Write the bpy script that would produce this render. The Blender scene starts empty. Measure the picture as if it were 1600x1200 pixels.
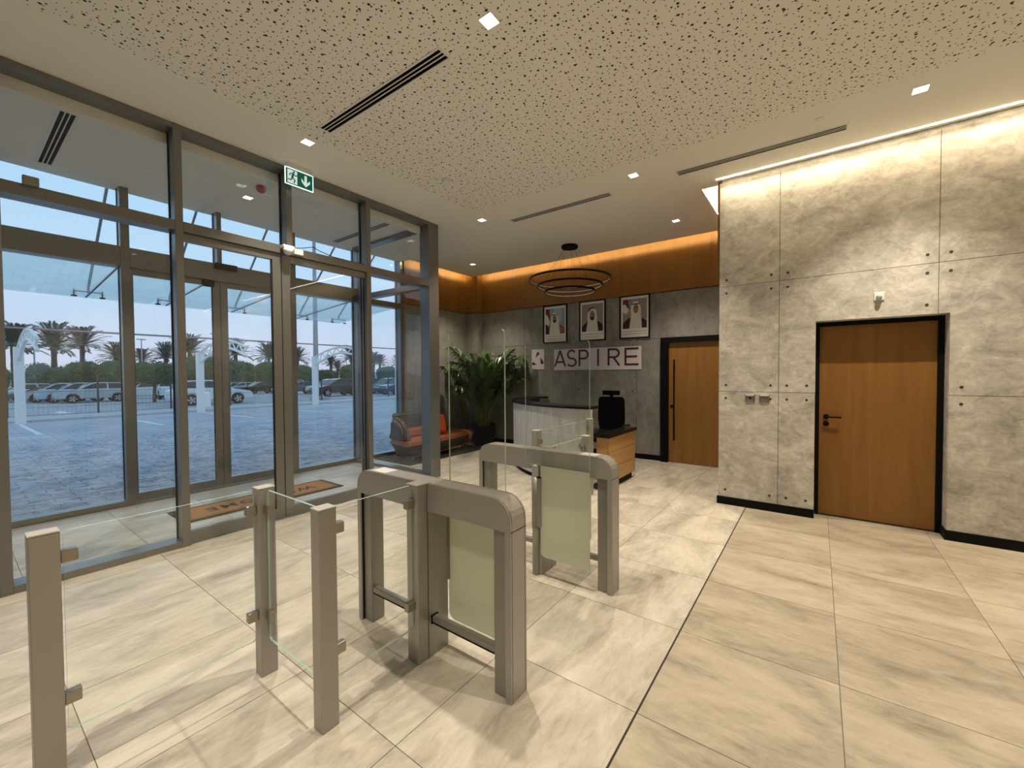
import bpy, bmesh, math, random
from mathutils import Vector, Matrix, Euler, noise
random.seed(7)
SC = bpy.context.scene
COL = SC.collection

# ---------------------------------------------------------------- camera
F_PX, YAW, PIT, ROL, EYE = 650.97, 0.632665, 0.0237448, 0.00598303, 1.52
fw = Vector((-math.sin(YAW) * math.cos(PIT), math.cos(YAW) * math.cos(PIT), -math.sin(PIT)))
rt = fw.cross(Vector((0, 0, 1))).normalized()
dn = fw.cross(rt)
r2 = math.cos(ROL) * rt + math.sin(ROL) * dn
d2 = -math.sin(ROL) * rt + math.cos(ROL) * dn
cd = bpy.data.cameras.new('camera')
cam = bpy.data.objects.new('camera', cd)
COL.objects.link(cam)
m = Matrix((r2, -d2, -fw)).transposed().to_4x4()
m.translation = Vector((0, 0, EYE))
cam.matrix_world = m
cd.sensor_width = 36.0
cd.lens = F_PX / 1600.0 * 36.0
cd.clip_start = 0.05
cd.clip_end = 2000
SC.camera = cam

# ---------------------------------------------------------------- world: clear dusk sky
SKY = 1.12
W_ = bpy.data.worlds.new('dusk_sky')
SC.world = W_
W_.use_nodes = True
nt = W_.node_tree
nt.nodes.clear()
_o = nt.nodes.new('ShaderNodeOutputWorld')
_b = nt.nodes.new('ShaderNodeBackground')
_tc = nt.nodes.new('ShaderNodeTexCoord')
_sx = nt.nodes.new('ShaderNodeSeparateXYZ')
_cr = nt.nodes.new('ShaderNodeValToRGB')
nt.links.new(_tc.outputs['Generated'], _sx.inputs[0])
nt.links.new(_sx.outputs['Z'], _cr.inputs[0])
nt.links.new(_cr.outputs[0], _b.inputs[0])
nt.links.new(_b.outputs[0], _o.inputs[0])
_b.inputs[1].default_value = SKY
el = _cr.color_ramp.elements
el[0].position = 0.0
el[0].color = (0.62, 0.67, 0.86, 1)
el[1].position = 1.0
el[1].color = (0.33, 0.52, 0.80, 1)
for p, c in ((0.06, (0.60, 0.70, 0.90, 1)), (0.16, (0.54, 0.74, 0.97, 1)), (0.34, (0.44, 0.72, 1.0, 1))):
    e = el.new(p)
    e.color = c

# ---------------------------------------------------------------- exposure
vs = SC.view_settings
vs.view_transform = 'Standard'
vs.look = 'None'
vs.gamma = 1.0
vs.use_curve_mapping = False
vs.exposure = 0.0
SC.cycles.max_bounces = 8
SC.cycles.transparent_max_bounces = 24
SPOT_W = 235.0
WARM = (1.0, 0.865, 0.69)
COVE = 60.0
LED_W = 19.0

# ---------------------------------------------------------------- helpers
WM = {}


def mw(o):
    return WM.get(o.name, Matrix.Identity(4))


def tag(o, label=None, cat=None, group=None, kind=None):
    if label: o['label'] = label
    if cat: o['category'] = cat
    if group: o['group'] = group
    if kind: o['kind'] = kind
    return o


def thing(name, loc, label, cat, group=None, rz=0.0, kind=None):
    o = bpy.data.objects.new(name, None)
    o.empty_display_size = 0.1
    COL.objects.link(o)
    o.location = loc
    o.rotation_euler = (0, 0, rz)
    WM[o.name] = Matrix.Translation(Vector(loc)) @ Matrix.Rotation(rz, 4, 'Z')
    return tag(o, label, cat, group, kind)


def put(name, me, mat=None, parent=None, local=False, smooth=False):
    """link mesh as one object; mesh coordinates are world unless local"""
    if isinstance(me, bmesh.types.BMesh):
        bm = me
        me = bpy.data.meshes.new(name)
        bm.to_mesh(me)
        bm.free()
    if mat is not None:
        for mm in (mat if isinstance(mat, (list, tuple)) else [mat]):
            me.materials.append(mm)
    o = bpy.data.objects.new(name, me)
    COL.objects.link(o)
    if parent is not None:
        o.parent = parent
        if not local:
            me.transform(mw(parent).inverted())
        WM[o.name] = mw(parent).copy()
    else:
        WM[o.name] = Matrix.Identity(4)
    if smooth:
        for p in me.polygons:
            p.use_smooth = True
    return o


def inst(name, me, parent, loc, rot=(0, 0, 0)):
    """another object on shared mesh data, loc in parent's space"""
    o = bpy.data.objects.new(name, me)
    COL.objects.link(o)
    if parent is not None: o.parent = parent
    o.location = loc
    o.rotation_euler = rot
    WM[o.name] = (mw(parent) if parent else Matrix.Identity(4)) @ Matrix.Translation(Vector(loc)) @ Euler(rot).to_matrix().to_4x4()
    return o


def copy_tree(o, parent=None):
    c = o.copy()
    COL.objects.link(c)
    c.parent = parent
    for ch in o.children:
        copy_tree(ch, c)
    return c


def BM():
    return bmesh.new()


def box(bm, x0, x1, y0, y1, z0, z1, mi=0, bev=0.0):
    v = [bm.verts.new(p) for p in ((x0, y0, z0), (x1, y0, z0), (x1, y1, z0), (x0, y1, z0), (x0, y0, z1), (x1, y0, z1), (x1, y1, z1), (x0, y1, z1))]
    fs = []
    for q in ((0, 3, 2, 1), (4, 5, 6, 7), (0, 1, 5, 4), (1, 2, 6, 5), (2, 3, 7, 6), (3, 0, 4, 7)):
        f = bm.faces.new([v[i] for i in q])
        f.material_index = mi
        fs.append(f)
    if bev > 0:
        es = list({e for f in fs for e in f.edges})
        bmesh.ops.bevel(bm, geom=es, offset=bev, segments=2, affect='EDGES', profile=0.5)
    return v


def bx(*a, mi=0, bev=0.0):
    bm = BM()
    box(bm, *a, mi=mi, bev=bev)
    return bm


def prism(bm, pts, axis, a, b, mi=0):
    """extrude 2D polygon along axis; pts are the other two coords in xyz order"""
    def mk(p, t):
        if axis == 'x': return (t, p[0], p[1])
        if axis == 'y': return (p[0], t, p[1])
        return (p[0], p[1], t)
    A = [bm.verts.new(mk(p, a)) for p in pts]
    B = [bm.verts.new(mk(p, b)) for p in pts]
    n = len(pts)
    fs = [bm.faces.new(A), bm.faces.new(B[::-1])]
    for i in range(n):
        fs.append(bm.faces.new((A[i], B[i], B[(i + 1) % n], A[(i + 1) % n])))
    for f in fs: f.material_index = mi
    bmesh.ops.recalc_face_normals(bm, faces=fs)
    return fs


def frame_of(t):
    t = t.normalized()
    u = Vector((0, 0, 1)) if abs(t.z) < 0.95 else Vector((1, 0, 0))
    a = t.cross(u).normalized()
    return a, t.cross(a).normalized()


def tube(bm, pts, r, seg=8, mi=0, closed=False, rs=None):
    pts = [Vector(p) for p in pts]
    n = len(pts)
    rings = []
    for i, p in enumerate(pts):
        if closed:
            t = pts[(i + 1) % n] - pts[i - 1]
        else:
            t = pts[min(i + 1, n - 1)] - pts[max(i - 1, 0)]
        a, b = frame_of(t)
        rr = rs[i] if rs else r
        rings.append([bm.verts.new(p + rr * (math.cos(2 * math.pi * k / seg) * a + math.sin(2 * math.pi * k / seg) * b)) for k in range(seg)])
    fs = []
    for i in range(n if closed else n - 1):
        A, B = rings[i], rings[(i + 1) % n]
        for k in range(seg):
            fs.append(bm.faces.new((A[k], A[(k + 1) % seg], B[(k + 1) % seg], B[k])))
    if not closed:
        fs.append(bm.faces.new(rings[0][::-1]))
        fs.append(bm.faces.new(rings[-1]))
    for f in fs: f.material_index = mi
    bmesh.ops.recalc_face_normals(bm, faces=fs)


def lathe(bm, prof, c=(0, 0, 0), seg=24, mi=0):
    """prof: list of (r, z) bottom to top"""
    rings = []
    for r, z in prof:
        rings.append([bm.verts.new((c[0] + r * math.cos(2 * math.pi * k / seg), c[1] + r * math.sin(2 * math.pi * k / seg), c[2] + z)) for k in range(seg)])
    fs = []
    for i in range(len(prof) - 1):
        for k in range(seg):
            fs.append(bm.faces.new((rings[i][k], rings[i][(k + 1) % seg], rings[i + 1][(k + 1) % seg], rings[i + 1][k])))
    fs.append(bm.faces.new(rings[0][::-1]))
    fs.append(bm.faces.new(rings[-1]))
    for f in fs: f.material_index = mi
    bmesh.ops.recalc_face_normals(bm, faces=fs)


def arc(cx, cz, r, a0, a1, n):
    return [(cx + r * math.cos(math.radians(a0 + (a1 - a0) * i / n)), cz + r * math.sin(math.radians(a0 + (a1 - a0) * i / n))) for i in range(n + 1)]


# ---------------------------------------------------------------- materials
def mat(name):
    m = bpy.data.materials.new(name)
    m.use_nodes = True
    n = m.node_tree
    n.nodes.clear()
    o = n.nodes.new('ShaderNodeOutputMaterial')
    return m, n, o


def N(n, t, **kw):
    d = n.nodes.new(t)
    for k, v in kw.items():
        if k.startswith('_'):
            setattr(d, k[1:], v)
        else:
            d.inputs[k.replace('__', ' ')].default_value = v
    return d


def pbr(name, col, rough=0.5, metal=0.0, emis=None, estr=0.0, noise_amt=0.0, noise_scale=20.0, bump=0.0, coat=0.0, spec=0.5):
    m, n, o = mat(name)
    p = N(n, 'ShaderNodeBsdfPrincipled')
    p.inputs['Base Color'].default_value = (*col, 1)
    p.inputs['Roughness'].default_value = rough
    p.inputs['Metallic'].default_value = metal
    p.inputs['Specular IOR Level'].default_value = spec
    p.inputs['Coat Weight'].default_value = coat
    if emis:
        p.inputs['Emission Color'].default_value = (*emis, 1)
        p.inputs['Emission Strength'].default_value = estr
    tc = N(n, 'ShaderNodeTexCoord')
    nz = N(n, 'ShaderNodeTexNoise', Scale=noise_scale, Detail=4.0)
    n.links.new(tc.outputs['Object'], nz.inputs['Vector'])
    if noise_amt > 0:
        mr = N(n, 'ShaderNodeMapRange')
        mr.inputs['To Min'].default_value = 1 - noise_amt
        mr.inputs['To Max'].default_value = 1 + noise_amt
        n.links.new(nz.outputs['Fac'], mr.inputs['Value'])
        mx = N(n, 'ShaderNodeMix', _data_type='RGBA', _blend_type='MULTIPLY')
        mx.inputs[0].default_value = 1.0
        mx.inputs[6].default_value = (*col, 1)
        n.links.new(mr.outputs[0], mx.inputs[7])
        n.links.new(mx.outputs[2], p.inputs['Base Color'])
    if bump > 0:
        b = N(n, 'ShaderNodeBump', Strength=bump, Distance=0.01)
        n.links.new(nz.outputs['Fac'], b.inputs['Height'])
        n.links.new(b.outputs[0], p.inputs['Normal'])
    n.links.new(p.outputs[0], o.inputs[0])
    return m


def emit(name, col, s):
    m, n, o = mat(name)
    e = N(n, 'ShaderNodeEmission')
    e.inputs[0].default_value = (*col, 1)
    e.inputs[1].default_value = s
    n.links.new(e.outputs[0], o.inputs[0])
    return m


def glass(name, tint=(0.985, 0.992, 0.99), f0=0.035, rough=0.0, gain=0.9):
    m, n, o = mat(name)
    lw = N(n, 'ShaderNodeLayerWeight', Blend=0.5)
    pw = N(n, 'ShaderNodeMath', _operation='POWER')
    pw.inputs[1].default_value = 5.0
    ma = N(n, 'ShaderNodeMath', _operation='MULTIPLY_ADD')
    ma.inputs[1].default_value = gain
    ma.inputs[2].default_value = f0
    n.links.new(lw.outputs['Facing'], pw.inputs[0])
    n.links.new(pw.outputs[0], ma.inputs[0])
    t = N(n, 'ShaderNodeBsdfTransparent')
    t.inputs[0].default_value = (*tint, 1)
    g = N(n, 'ShaderNodeBsdfGlossy', Roughness=rough)
    g.inputs[0].default_value = (1, 1, 1, 1)
    mx = N(n, 'ShaderNodeMixShader')
    n.links.new(ma.outputs[0], mx.inputs[0])
    n.links.new(t.outputs[0], mx.inputs[1])
    n.links.new(g.outputs[0], mx.inputs[2])
    n.links.new(mx.outputs[0], o.inputs[0])
    return m


def ramp(n, stops):
    r = N(n, 'ShaderNodeValToRGB')
    e = r.color_ramp.elements
    e[0].position, e[0].color = stops[0][0], (*stops[0][1], 1)
    e[1].position, e[1].color = stops[-1][0], (*stops[-1][1], 1)
    for p, c in stops[1:-1]:
        k = e.new(p)
        k.color = (*c, 1)
    return r


def concrete(name, dark, light, scale=2.2, rough=0.62, stretch=(1, 1, 1), contrast=(0.3, 0.72), bump=0.25):
    m, n, o = mat(name)
    p = N(n, 'ShaderNodeBsdfPrincipled', Roughness=rough)
    g = N(n, 'ShaderNodeNewGeometry')
    mp = N(n, 'ShaderNodeMapping')
    mp.inputs['Scale'].default_value = stretch
    n.links.new(g.outputs['Position'], mp.inputs[0])
    a = N(n, 'ShaderNodeTexNoise', Scale=scale, Detail=7.0, Roughness=0.62, Distortion=0.9)
    b = N(n, 'ShaderNodeTexNoise', Scale=scale * 4.2, Detail=7.0, Roughness=0.72, Distortion=0.8)
    n.links.new(mp.outputs[0], a.inputs['Vector'])
    n.links.new(mp.outputs[0], b.inputs['Vector'])
    mx = N(n, 'ShaderNodeMix', _data_type='FLOAT')
    mx.inputs[0].default_value = 0.45
    n.links.new(a.outputs['Fac'], mx.inputs[2])
    n.links.new(b.outputs['Fac'], mx.inputs[3])
    mid = tuple((x + y) / 2 for x, y in zip(dark, light))
    r = ramp(n, [(contrast[0], dark), (0.5, mid), (contrast[1], light)])
    n.links.new(mx.outputs[0], r.inputs[0])
    n.links.new(r.outputs[0], p.inputs['Base Color'])
    bp = N(n, 'ShaderNodeBump', Strength=bump, Distance=0.01)
    n.links.new(mx.outputs[0], bp.inputs['Height'])
    n.links.new(bp.outputs[0], p.inputs['Normal'])
    n.links.new(p.outputs[0], o.inputs[0])
    return m


def tile_mat(name, stretch, k=(1, 1, 1)):
    m, n, o = mat(name)
    p = N(n, 'ShaderNodeBsdfPrincipled')
    g = N(n, 'ShaderNodeNewGeometry')
    oi = N(n, 'ShaderNodeObjectInfo')
    off = N(n, 'ShaderNodeVectorMath', _operation='SCALE')
    off.inputs[0].default_value = (17.0, 31.0, 9.0)
    n.links.new(oi.outputs['Random'], off.inputs['Scale'])
    mp = N(n, 'ShaderNodeMapping')
    mp.inputs['Scale'].default_value = stretch
    n.links.new(g.outputs['Position'], mp.inputs[0])
    ad = N(n, 'ShaderNodeVectorMath', _operation='ADD')
    n.links.new(mp.outputs[0], ad.inputs[0])
    n.links.new(off.outputs[0], ad.inputs[1])
    a = N(n, 'ShaderNodeTexNoise', Scale=1.6, Detail=8.0, Roughness=0.62, Distortion=0.7)
    b = N(n, 'ShaderNodeTexNoise', Scale=7.0, Detail=6.0, Roughness=0.7, Distortion=1.2)
    n.links.new(ad.outputs[0], a.inputs['Vector'])
    n.links.new(ad.outputs[0], b.inputs['Vector'])
    mx = N(n, 'ShaderNodeMix', _data_type='FLOAT')
    mx.inputs[0].default_value = 0.35
    n.links.new(a.outputs['Fac'], mx.inputs[2])
    n.links.new(b.outputs['Fac'], mx.inputs[3])
    r = ramp(n, [(q, tuple(a_ * b_ for a_, b_ in zip(c, k))) for q, c in ((0.34, (0.31, 0.28, 0.23)), (0.45, (0.50, 0.46, 0.39)), (0.56, (0.65, 0.61, 0.53)), (0.68, (0.76, 0.72, 0.65)))])
    n.links.new(mx.outputs[0], r.inputs[0])
    n.links.new(r.outputs[0], p.inputs['Base Color'])
    rr = N(n, 'ShaderNodeMapRange')
    rr.inputs['To Min'].default_value = 0.30
    rr.inputs['To Max'].default_value = 0.50
    n.links.new(b.outputs['Fac'], rr.inputs['Value'])
    n.links.new(rr.outputs[0], p.inputs['Roughness'])
    bp = N(n, 'ShaderNodeBump', Strength=0.05, Distance=0.01)
    n.links.new(b.outputs['Fac'], bp.inputs['Height'])
    n.links.new(bp.outputs[0], p.inputs['Normal'])
    n.links.new(p.outputs[0], o.inputs[0])
    return m


def wood(name, dark, light, axis='z', rough=0.45, scale=1.0):
    m, n, o = mat(name)
    p = N(n, 'ShaderNodeBsdfPrincipled', Roughness=rough)
    g = N(n, 'ShaderNodeNewGeometry')
    mp = N(n, 'ShaderNodeMapping')
    s = [9.0 * scale] * 3
    s['xyz'.index(axis)] = 0.55 * scale
    mp.inputs['Scale'].default_value = s
    n.links.new(g.outputs['Position'], mp.inputs[0])
    a = N(n, 'ShaderNodeTexNoise', Scale=1.0, Detail=6.0, Roughness=0.6, Distortion=0.6)
    b = N(n, 'ShaderNodeTexNoise', Scale=9.0, Detail=4.0, Roughness=0.7)
    n.links.new(mp.outputs[0], a.inputs['Vector'])
    n.links.new(mp.outputs[0], b.inputs['Vector'])
    mx = N(n, 'ShaderNodeMix', _data_type='FLOAT')
    mx.inputs[0].default_value = 0.35
    n.links.new(a.outputs['Fac'], mx.inputs[2])
    n.links.new(b.outputs['Fac'], mx.inputs[3])
    r = ramp(n, [(0.30, dark), (0.70, light)])
    n.links.new(mx.outputs[0], r.inputs[0])
    n.links.new(r.outputs[0], p.inputs['Base Color'])
    n.links.new(p.outputs[0], o.inputs[0])
    return m


def perforated(name, col):
    """white board with three sizes of scattered round holes"""
    m, n, o = mat(name)
    p = N(n, 'ShaderNodeBsdfPrincipled', Roughness=0.8)
    g = N(n, 'ShaderNodeNewGeometry')
    prev = None
    sep = N(n, 'ShaderNodeSeparateXYZ')
    n.links.new(g.outputs['Position'], sep.inputs[0])
    for sc, r0, sx, dens in ((8.2, 0.076, 0.0, 0.97), (12.6, 0.082, 5.3, 0.97), (21.5, 0.088, 11.7, 0.97)):
        cb = N(n, 'ShaderNodeCombineXYZ')
        ax = N(n, 'ShaderNodeMath', _operation='ADD')
        ax.inputs[1].default_value = sx
        n.links.new(sep.outputs[0], ax.inputs[0])
        n.links.new(ax.outputs[0], cb.inputs[0])
        n.links.new(sep.outputs[1], cb.inputs[1])
        v = N(n, 'ShaderNodeTexVoronoi', _voronoi_dimensions='2D', Scale=sc, Randomness=0.68)
        n.links.new(cb.outputs[0], v.inputs['Vector'])
        lt = N(n, 'ShaderNodeMath', _operation='LESS_THAN')
        lt.inputs[1].default_value = r0
        n.links.new(v.outputs['Distance'], lt.inputs[0])
        sc_ = N(n, 'ShaderNodeSeparateColor')
        n.links.new(v.outputs['Color'], sc_.inputs[0])
        lt2 = N(n, 'ShaderNodeMath', _operation='LESS_THAN')
        lt2.inputs[1].default_value = dens
        n.links.new(sc_.outputs[0], lt2.inputs[0])
        ml = N(n, 'ShaderNodeMath', _operation='MULTIPLY')
        n.links.new(lt.outputs[0], ml.inputs[0])
        n.links.new(lt2.outputs[0], ml.inputs[1])
        if prev is None:
            prev = ml
        else:
            mxm = N(n, 'ShaderNodeMath', _operation='MAXIMUM')
            n.links.new(prev.outputs[0], mxm.inputs[0])
            n.links.new(ml.outputs[0], mxm.inputs[1])
            prev = mxm
    mx = N(n, 'ShaderNodeMix', _data_type='RGBA')
    mx.inputs[6].default_value = (*col, 1)
    mx.inputs[7].default_value = (0.022, 0.016, 0.009, 1)
    n.links.new(prev.outputs[0], mx.inputs[0])
    n.links.new(mx.outputs[2], p.inputs['Base Color'])
    inv = N(n, 'ShaderNodeMath', _operation='SUBTRACT')
    inv.inputs[0].default_value = 1.0
    n.links.new(prev.outputs[0], inv.inputs[1])
    bp = N(n, 'ShaderNodeBump', Strength=0.4, Distance=0.004)
    n.links.new(inv.outputs[0], bp.inputs['Height'])
    n.links.new(bp.outputs[0], p.inputs['Normal'])
    n.links.new(p.outputs[0], o.inputs[0])
    return m


M = {}
M['ceil'] = pbr('ceiling_paint', (0.82, 0.80, 0.735), 0.85, noise_amt=0.02, noise_scale=60, bump=0.03)
M['perf'] = perforated('perforated_board', (0.82, 0.80, 0.735))
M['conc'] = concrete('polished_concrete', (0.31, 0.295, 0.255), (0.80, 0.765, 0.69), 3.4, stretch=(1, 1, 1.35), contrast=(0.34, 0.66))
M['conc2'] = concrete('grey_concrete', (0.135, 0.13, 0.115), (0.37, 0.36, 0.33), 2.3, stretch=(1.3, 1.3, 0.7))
M['plug'] = pbr('anchor_hole', (0.06, 0.05, 0.035), 0.8)
M['tileY'] = tile_mat('stone_tile_long', (2.4, 0.8, 1), (0.86, 0.85, 0.825))
M['tileX'] = tile_mat('stone_tile_cross', (0.85, 2.2, 1), (0.685, 0.645, 0.575))  # same stone; weaker daylight on this side put into its darker, warmer tint
M['grout'] = pbr('grout', (0.20, 0.175, 0.13), 0.9, noise_amt=0.1)
M['joint'] = pbr('movement_joint', (0.02, 0.017, 0.012), 0.7)
M['alu'] = pbr('anodised_frame', (0.222, 0.222, 0.215), 0.34, 0.7, noise_amt=0.03, noise_scale=8)
M['gasket'] = pbr('gasket', (0.012, 0.012, 0.013), 0.6)
M['glass'] = glass('window_glass')
M['panel_glass'] = glass('barrier_glass', (0.985, 0.995, 0.985), 0.03)
M['gedge'] = pbr('glass_edge', (0.42, 0.56, 0.50), 0.15)
M['canopy'] = glass('canopy_glass', (0.86, 0.95, 0.945), 0.04)
M['silver'] = pbr('champagne_metal', (0.37, 0.355, 0.325), 0.42, 0.35, noise_amt=0.03, noise_scale=150)
M['silver2'] = pbr('satin_metal_dark', (0.28, 0.27, 0.245), 0.4, 0.5, noise_amt=0.03, noise_scale=150)
M['capm'] = pbr('lit_cap_metal', (0.55, 0.53, 0.49), 0.45, 0.2)  # lit tops of the posts put into a lighter cap colour
M['steel'] = pbr('clamp_steel', (0.36, 0.33, 0.28), 0.3, 0.8)
M['black'] = pbr('black_matt', (0.0035, 0.0035, 0.0035), 0.6, spec=0.15)
M['blackg'] = pbr('black_gloss', (0.006, 0.0055, 0.0055), 0.25, spec=0.3)
M['wood'] = wood('oak_veneer_door', (0.225, 0.098, 0.018), (0.335, 0.162, 0.036), 'z')
M['woodband'] = wood('oak_veneer_cladding', (0.19, 0.080, 0.012), (0.27, 0.125, 0.022), 'z', scale=0.8)
M['woodcab'] = wood('oak_veneer_cabinet', (0.40, 0.21, 0.065), (0.56, 0.33, 0.12), 'y')
M['white'] = pbr('white_plastic', (0.75, 0.74, 0.71), 0.4)
M['paper'] = pbr('print_paper', (0.86, 0.84, 0.80), 0.5, noise_amt=0.03)
M['lamp'] = emit('lamp_lens', (1.0, 0.90, 0.72), 30.0)
M['refl'] = pbr('lamp_reflector', (0.85, 0.82, 0.76), 0.25, 0.2, emis=(1.0, 0.85, 0.62), estr=0.3)
M['led'] = emit('led_line', (1.0, 0.82, 0.56), 16.0)
M['cove'] = emit('cove_led', (1.0, 0.78, 0.40), COVE)
M['covew'] = emit('cove_led_white', (1.0, 0.82, 0.52), 130.0)
M['void'] = pbr('dark_void', (0.006, 0.006, 0.006), 1.0, spec=0.0)


def frosted():
    m, n, o = mat('frosted_glass')
    d = N(n, 'ShaderNodeBsdfPrincipled', Roughness=0.35)
    d.inputs['Base Color'].default_value = (0.74, 0.76, 0.66, 1)
    t = N(n, 'ShaderNodeBsdfTranslucent')
    t.inputs[0].default_value = (0.80, 0.83, 0.72, 1)
    tr = N(n, 'ShaderNodeBsdfTransparent')
    tr.inputs[0].default_value = (0.85, 0.9, 0.82, 1)
    tc = N(n, 'ShaderNodeTexCoord')
    nz = N(n, 'ShaderNodeTexNoise', Scale=400.0)
    n.links.new(tc.outputs['Object'], nz.inputs['Vector'])
    b = N(n, 'ShaderNodeBump', Strength=0.1, Distance=0.001)
    n.links.new(nz.outputs['Fac'], b.inputs['Height'])
    n.links.new(b.outputs[0], d.inputs['Normal'])
    a = N(n, 'ShaderNodeMixShader')
    a.inputs[0].default_value = 0.5
    n.links.new(d.outputs[0], a.inputs[1])
    n.links.new(t.outputs[0], a.inputs[2])
    c = N(n, 'ShaderNodeMixShader')
    c.inputs[0].default_value = 0.12
    n.links.new(a.outputs[0], c.inputs[1])
    n.links.new(tr.outputs[0], c.inputs[2])
    n.links.new(c.outputs[0], o.inputs[0])
    return m


M['frost'] = frosted()

# ================================================================ STRUCTURE
CZ = 3.72           # ceiling
GX = -4.52          # inner glazing, room face
OX = -6.52          # outer facade, room face
BY = 7.33           # back wall
CY = 5.33           # concrete block face
BXL = -0.925        # concrete block corner
XR, YF = 3.6, -3.4  # unseen ends of the room


def struct(name, bm, mt, parent=None, label=None):
    o = put(name, bm, mt, parent)
    if parent is None: o['kind'] = 'structure'
    if label: o['label'] = label
    return o


# ---------------- floor with single tiles
floor = struct('floor', bx(OX - 0.12, XR, YF, BY + 0.3, -0.14, -0.004), M['grout'], label='pale stone tiled lobby floor')
T = 0.74
X0, Y0 = -0.64, 1.06
G = 0.0018
full = bpy.data.meshes.new('tile')
b_ = bx(-T / 2 + G, T / 2 - G, -T / 2 + G, T / 2 - G, -0.010, 0.0)
b_.to_mesh(full)
b_.free()
fullX = full.copy()
full.materials.append(M['tileY'])
fullX.materials.append(M['tileX'])
for i in range(-9, 7):
    for j in range(-7, 10):
        ax, bx_ = X0 + i * T, X0 + (i + 1) * T
        ay, by_ = Y0 + j * T, Y0 + (j + 1) * T
        lx, hx, ly, hy = OX + 0.03, XR, YF, BY
        cx0, cx1, cy0, cy1 = max(ax, lx), min(bx_, hx), max(ay, ly), min(by_, hy)
        if cx1 - cx0 < 0.02 or cy1 - cy0 < 0.02: continue
        if cx0 > BXL and cy0 > CY: continue
        mm = M['tileX'] if ax > X0 - 0.1 else M['tileY']
        if (cx0, cx1, cy0, cy1) == (ax, bx_, ay, by_):
            inst('tile', fullX if ax > X0 - 0.1 else full, floor, ((ax + bx_) / 2, (ay + by_) / 2, 0))
        else:
            put('tile', bx(cx0 + G, cx1 - G, cy0 + G, cy1 - G, -0.010, 0.0), mm, floor)
put('movement_joint', bx(X0 - 0.0045, X0 + 0.0045, YF, CY - 0.02, -0.006, 0.0006), M['joint'], floor)

# ---------------- concrete block on the right (wall_right) with panels
JX = [BXL, -0.338, 0.875, 2.09, XR]
JZ = [0.0, 1.305, 2.505, 3.69]
DX0, DX1, DZ = -0.018, 0.952, 2.045
REC = 0.20
wr = struct('wall_right', bx(BXL + 0.02, DX0, CY + 0.02, BY + 0.2, 0, 4.0), M['conc'], label='mottled concrete panel wall with recessed door')
put('core', bx(DX1, XR, CY + 0.02, BY + 0.2, 0, 4.0), M['conc'], wr)
put('core', bx(DX0, DX1, CY + 0.02, BY + 0.2, DZ, 4.0), M['conc'], wr)
put('core', bx(DX0, DX1, CY + REC + 0.08, BY + 0.2, 0, DZ), M['conc'], wr)
g = 0.0022


def panel(x0, x1, z0, z1):
    put('concrete_panel', bx(x0 + g, x1 - g, CY - 0.002, CY + 0.0205, z0 + g, z1 - g), M['conc'], wr)


panel(JX[0], JX[1], JZ[0], JZ[1])
panel(JX[1], DX0, JZ[0], JZ[1])
panel(DX1, JX[3], JZ[0], JZ[1])
panel(JX[3], JX[4], JZ[0], JZ[1])
panel(JX[0], JX[1], JZ[1], JZ[2])
bm = BM()
prism(bm, [(JX[1] + g, JZ[1] + g), (DX0, JZ[1] + g), (DX0, DZ), (JX[2] - g, DZ), (JX[2] - g, JZ[2] - g), (JX[1] + g, JZ[2] - g)], 'y', CY - 0.002, CY + 0.0205)
put('concrete_panel', bm, M['conc'], wr)
bm = BM()
prism(bm, [(JX[2] + g, DZ), (DX1, DZ), (DX1, JZ[1] + g), (JX[3] - g, JZ[1] + g), (JX[3] - g, JZ[2] - g), (JX[2] + g, JZ[2] - g)], 'y', CY - 0.002, CY + 0.0205)
put('concrete_panel', bm, M['conc'], wr)
panel(JX[3], JX[4], JZ[1], JZ[2])
for i in range(4): panel(JX[i], JX[i + 1], JZ[2], JZ[3])
# dark joints behind
put('joint_backing', bx(BXL + 0.001, DX0, CY + 0.012, CY + 0.019, 0.02, 3.66), M['joint'], wr)
plug = bpy.data.meshes.new('anchor_hole')
b_ = BM()
lathe(b_, [(0.013, 0), (0.013, 0.004)], seg=12)
b_.to_mesh(plug)
b_.free()
plug.materials.append(M['plug'])
PL = []
for xx in (JX[0] + 0.075, JX[1] - 0.075, JX[1] + 0.075):
    for zz in (JZ[1] - 0.075, JZ[1] + 0.075, JZ[2] - 0.075, JZ[2] + 0.075):
        PL.append((xx, zz))
PL += [(-0.09, 1.38), (-0.09, 1.23), (0.80, 2.42), (0.80, 2.585), (0.95, 2.42), (0.95, 2.585), (0.80, 2.13), (1.03, 1.38), (1.03, 1.23),
       (JX[0] + 0.075, 0.17), (JX[1] - 0.075, 0.17), (JX[1] + 0.075, 0.17), (-0.09, 0.17)]
for xx, zz in PL: inst('anchor_hole', plug, wr, (xx, CY - 0.0005, zz), (math.pi / 2, 0, 0))
# side of the block: concrete and oak cladding at the top
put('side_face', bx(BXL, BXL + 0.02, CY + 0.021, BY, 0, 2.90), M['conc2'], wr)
put('oak_cladding', bx(BXL - 0.024, BXL + 0.02, CY + 0.0215, BY, 2.84, 3.98), M['woodband'], wr)

# baseboards
bb = struct('baseboard_right', bx(BXL - 0.012, DX0 - 0.0, CY - 0.016, CY - 0.0022, 0.0, 0.088), M['black'], label='black skirting board left of the recessed door')
bb2 = struct('baseboard_far_right', bx(DX1, XR, CY - 0.016, CY - 0.0022, 0.0, 0.088), M['black'], label='black skirting board right of the recessed door')
put('return', bx(DX1 - 0.014, DX1 - 0.0003, CY - 0.016, CY + REC - 0.03, 0.0, 0.088), M['black'], bb2)
bb3 = struct('baseboard_back', bx(-6.18, -2.17, BY - 0.016, BY - 0.003, 0.0, 0.088), M['black'], label='black skirting board along the reception wall')

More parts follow.
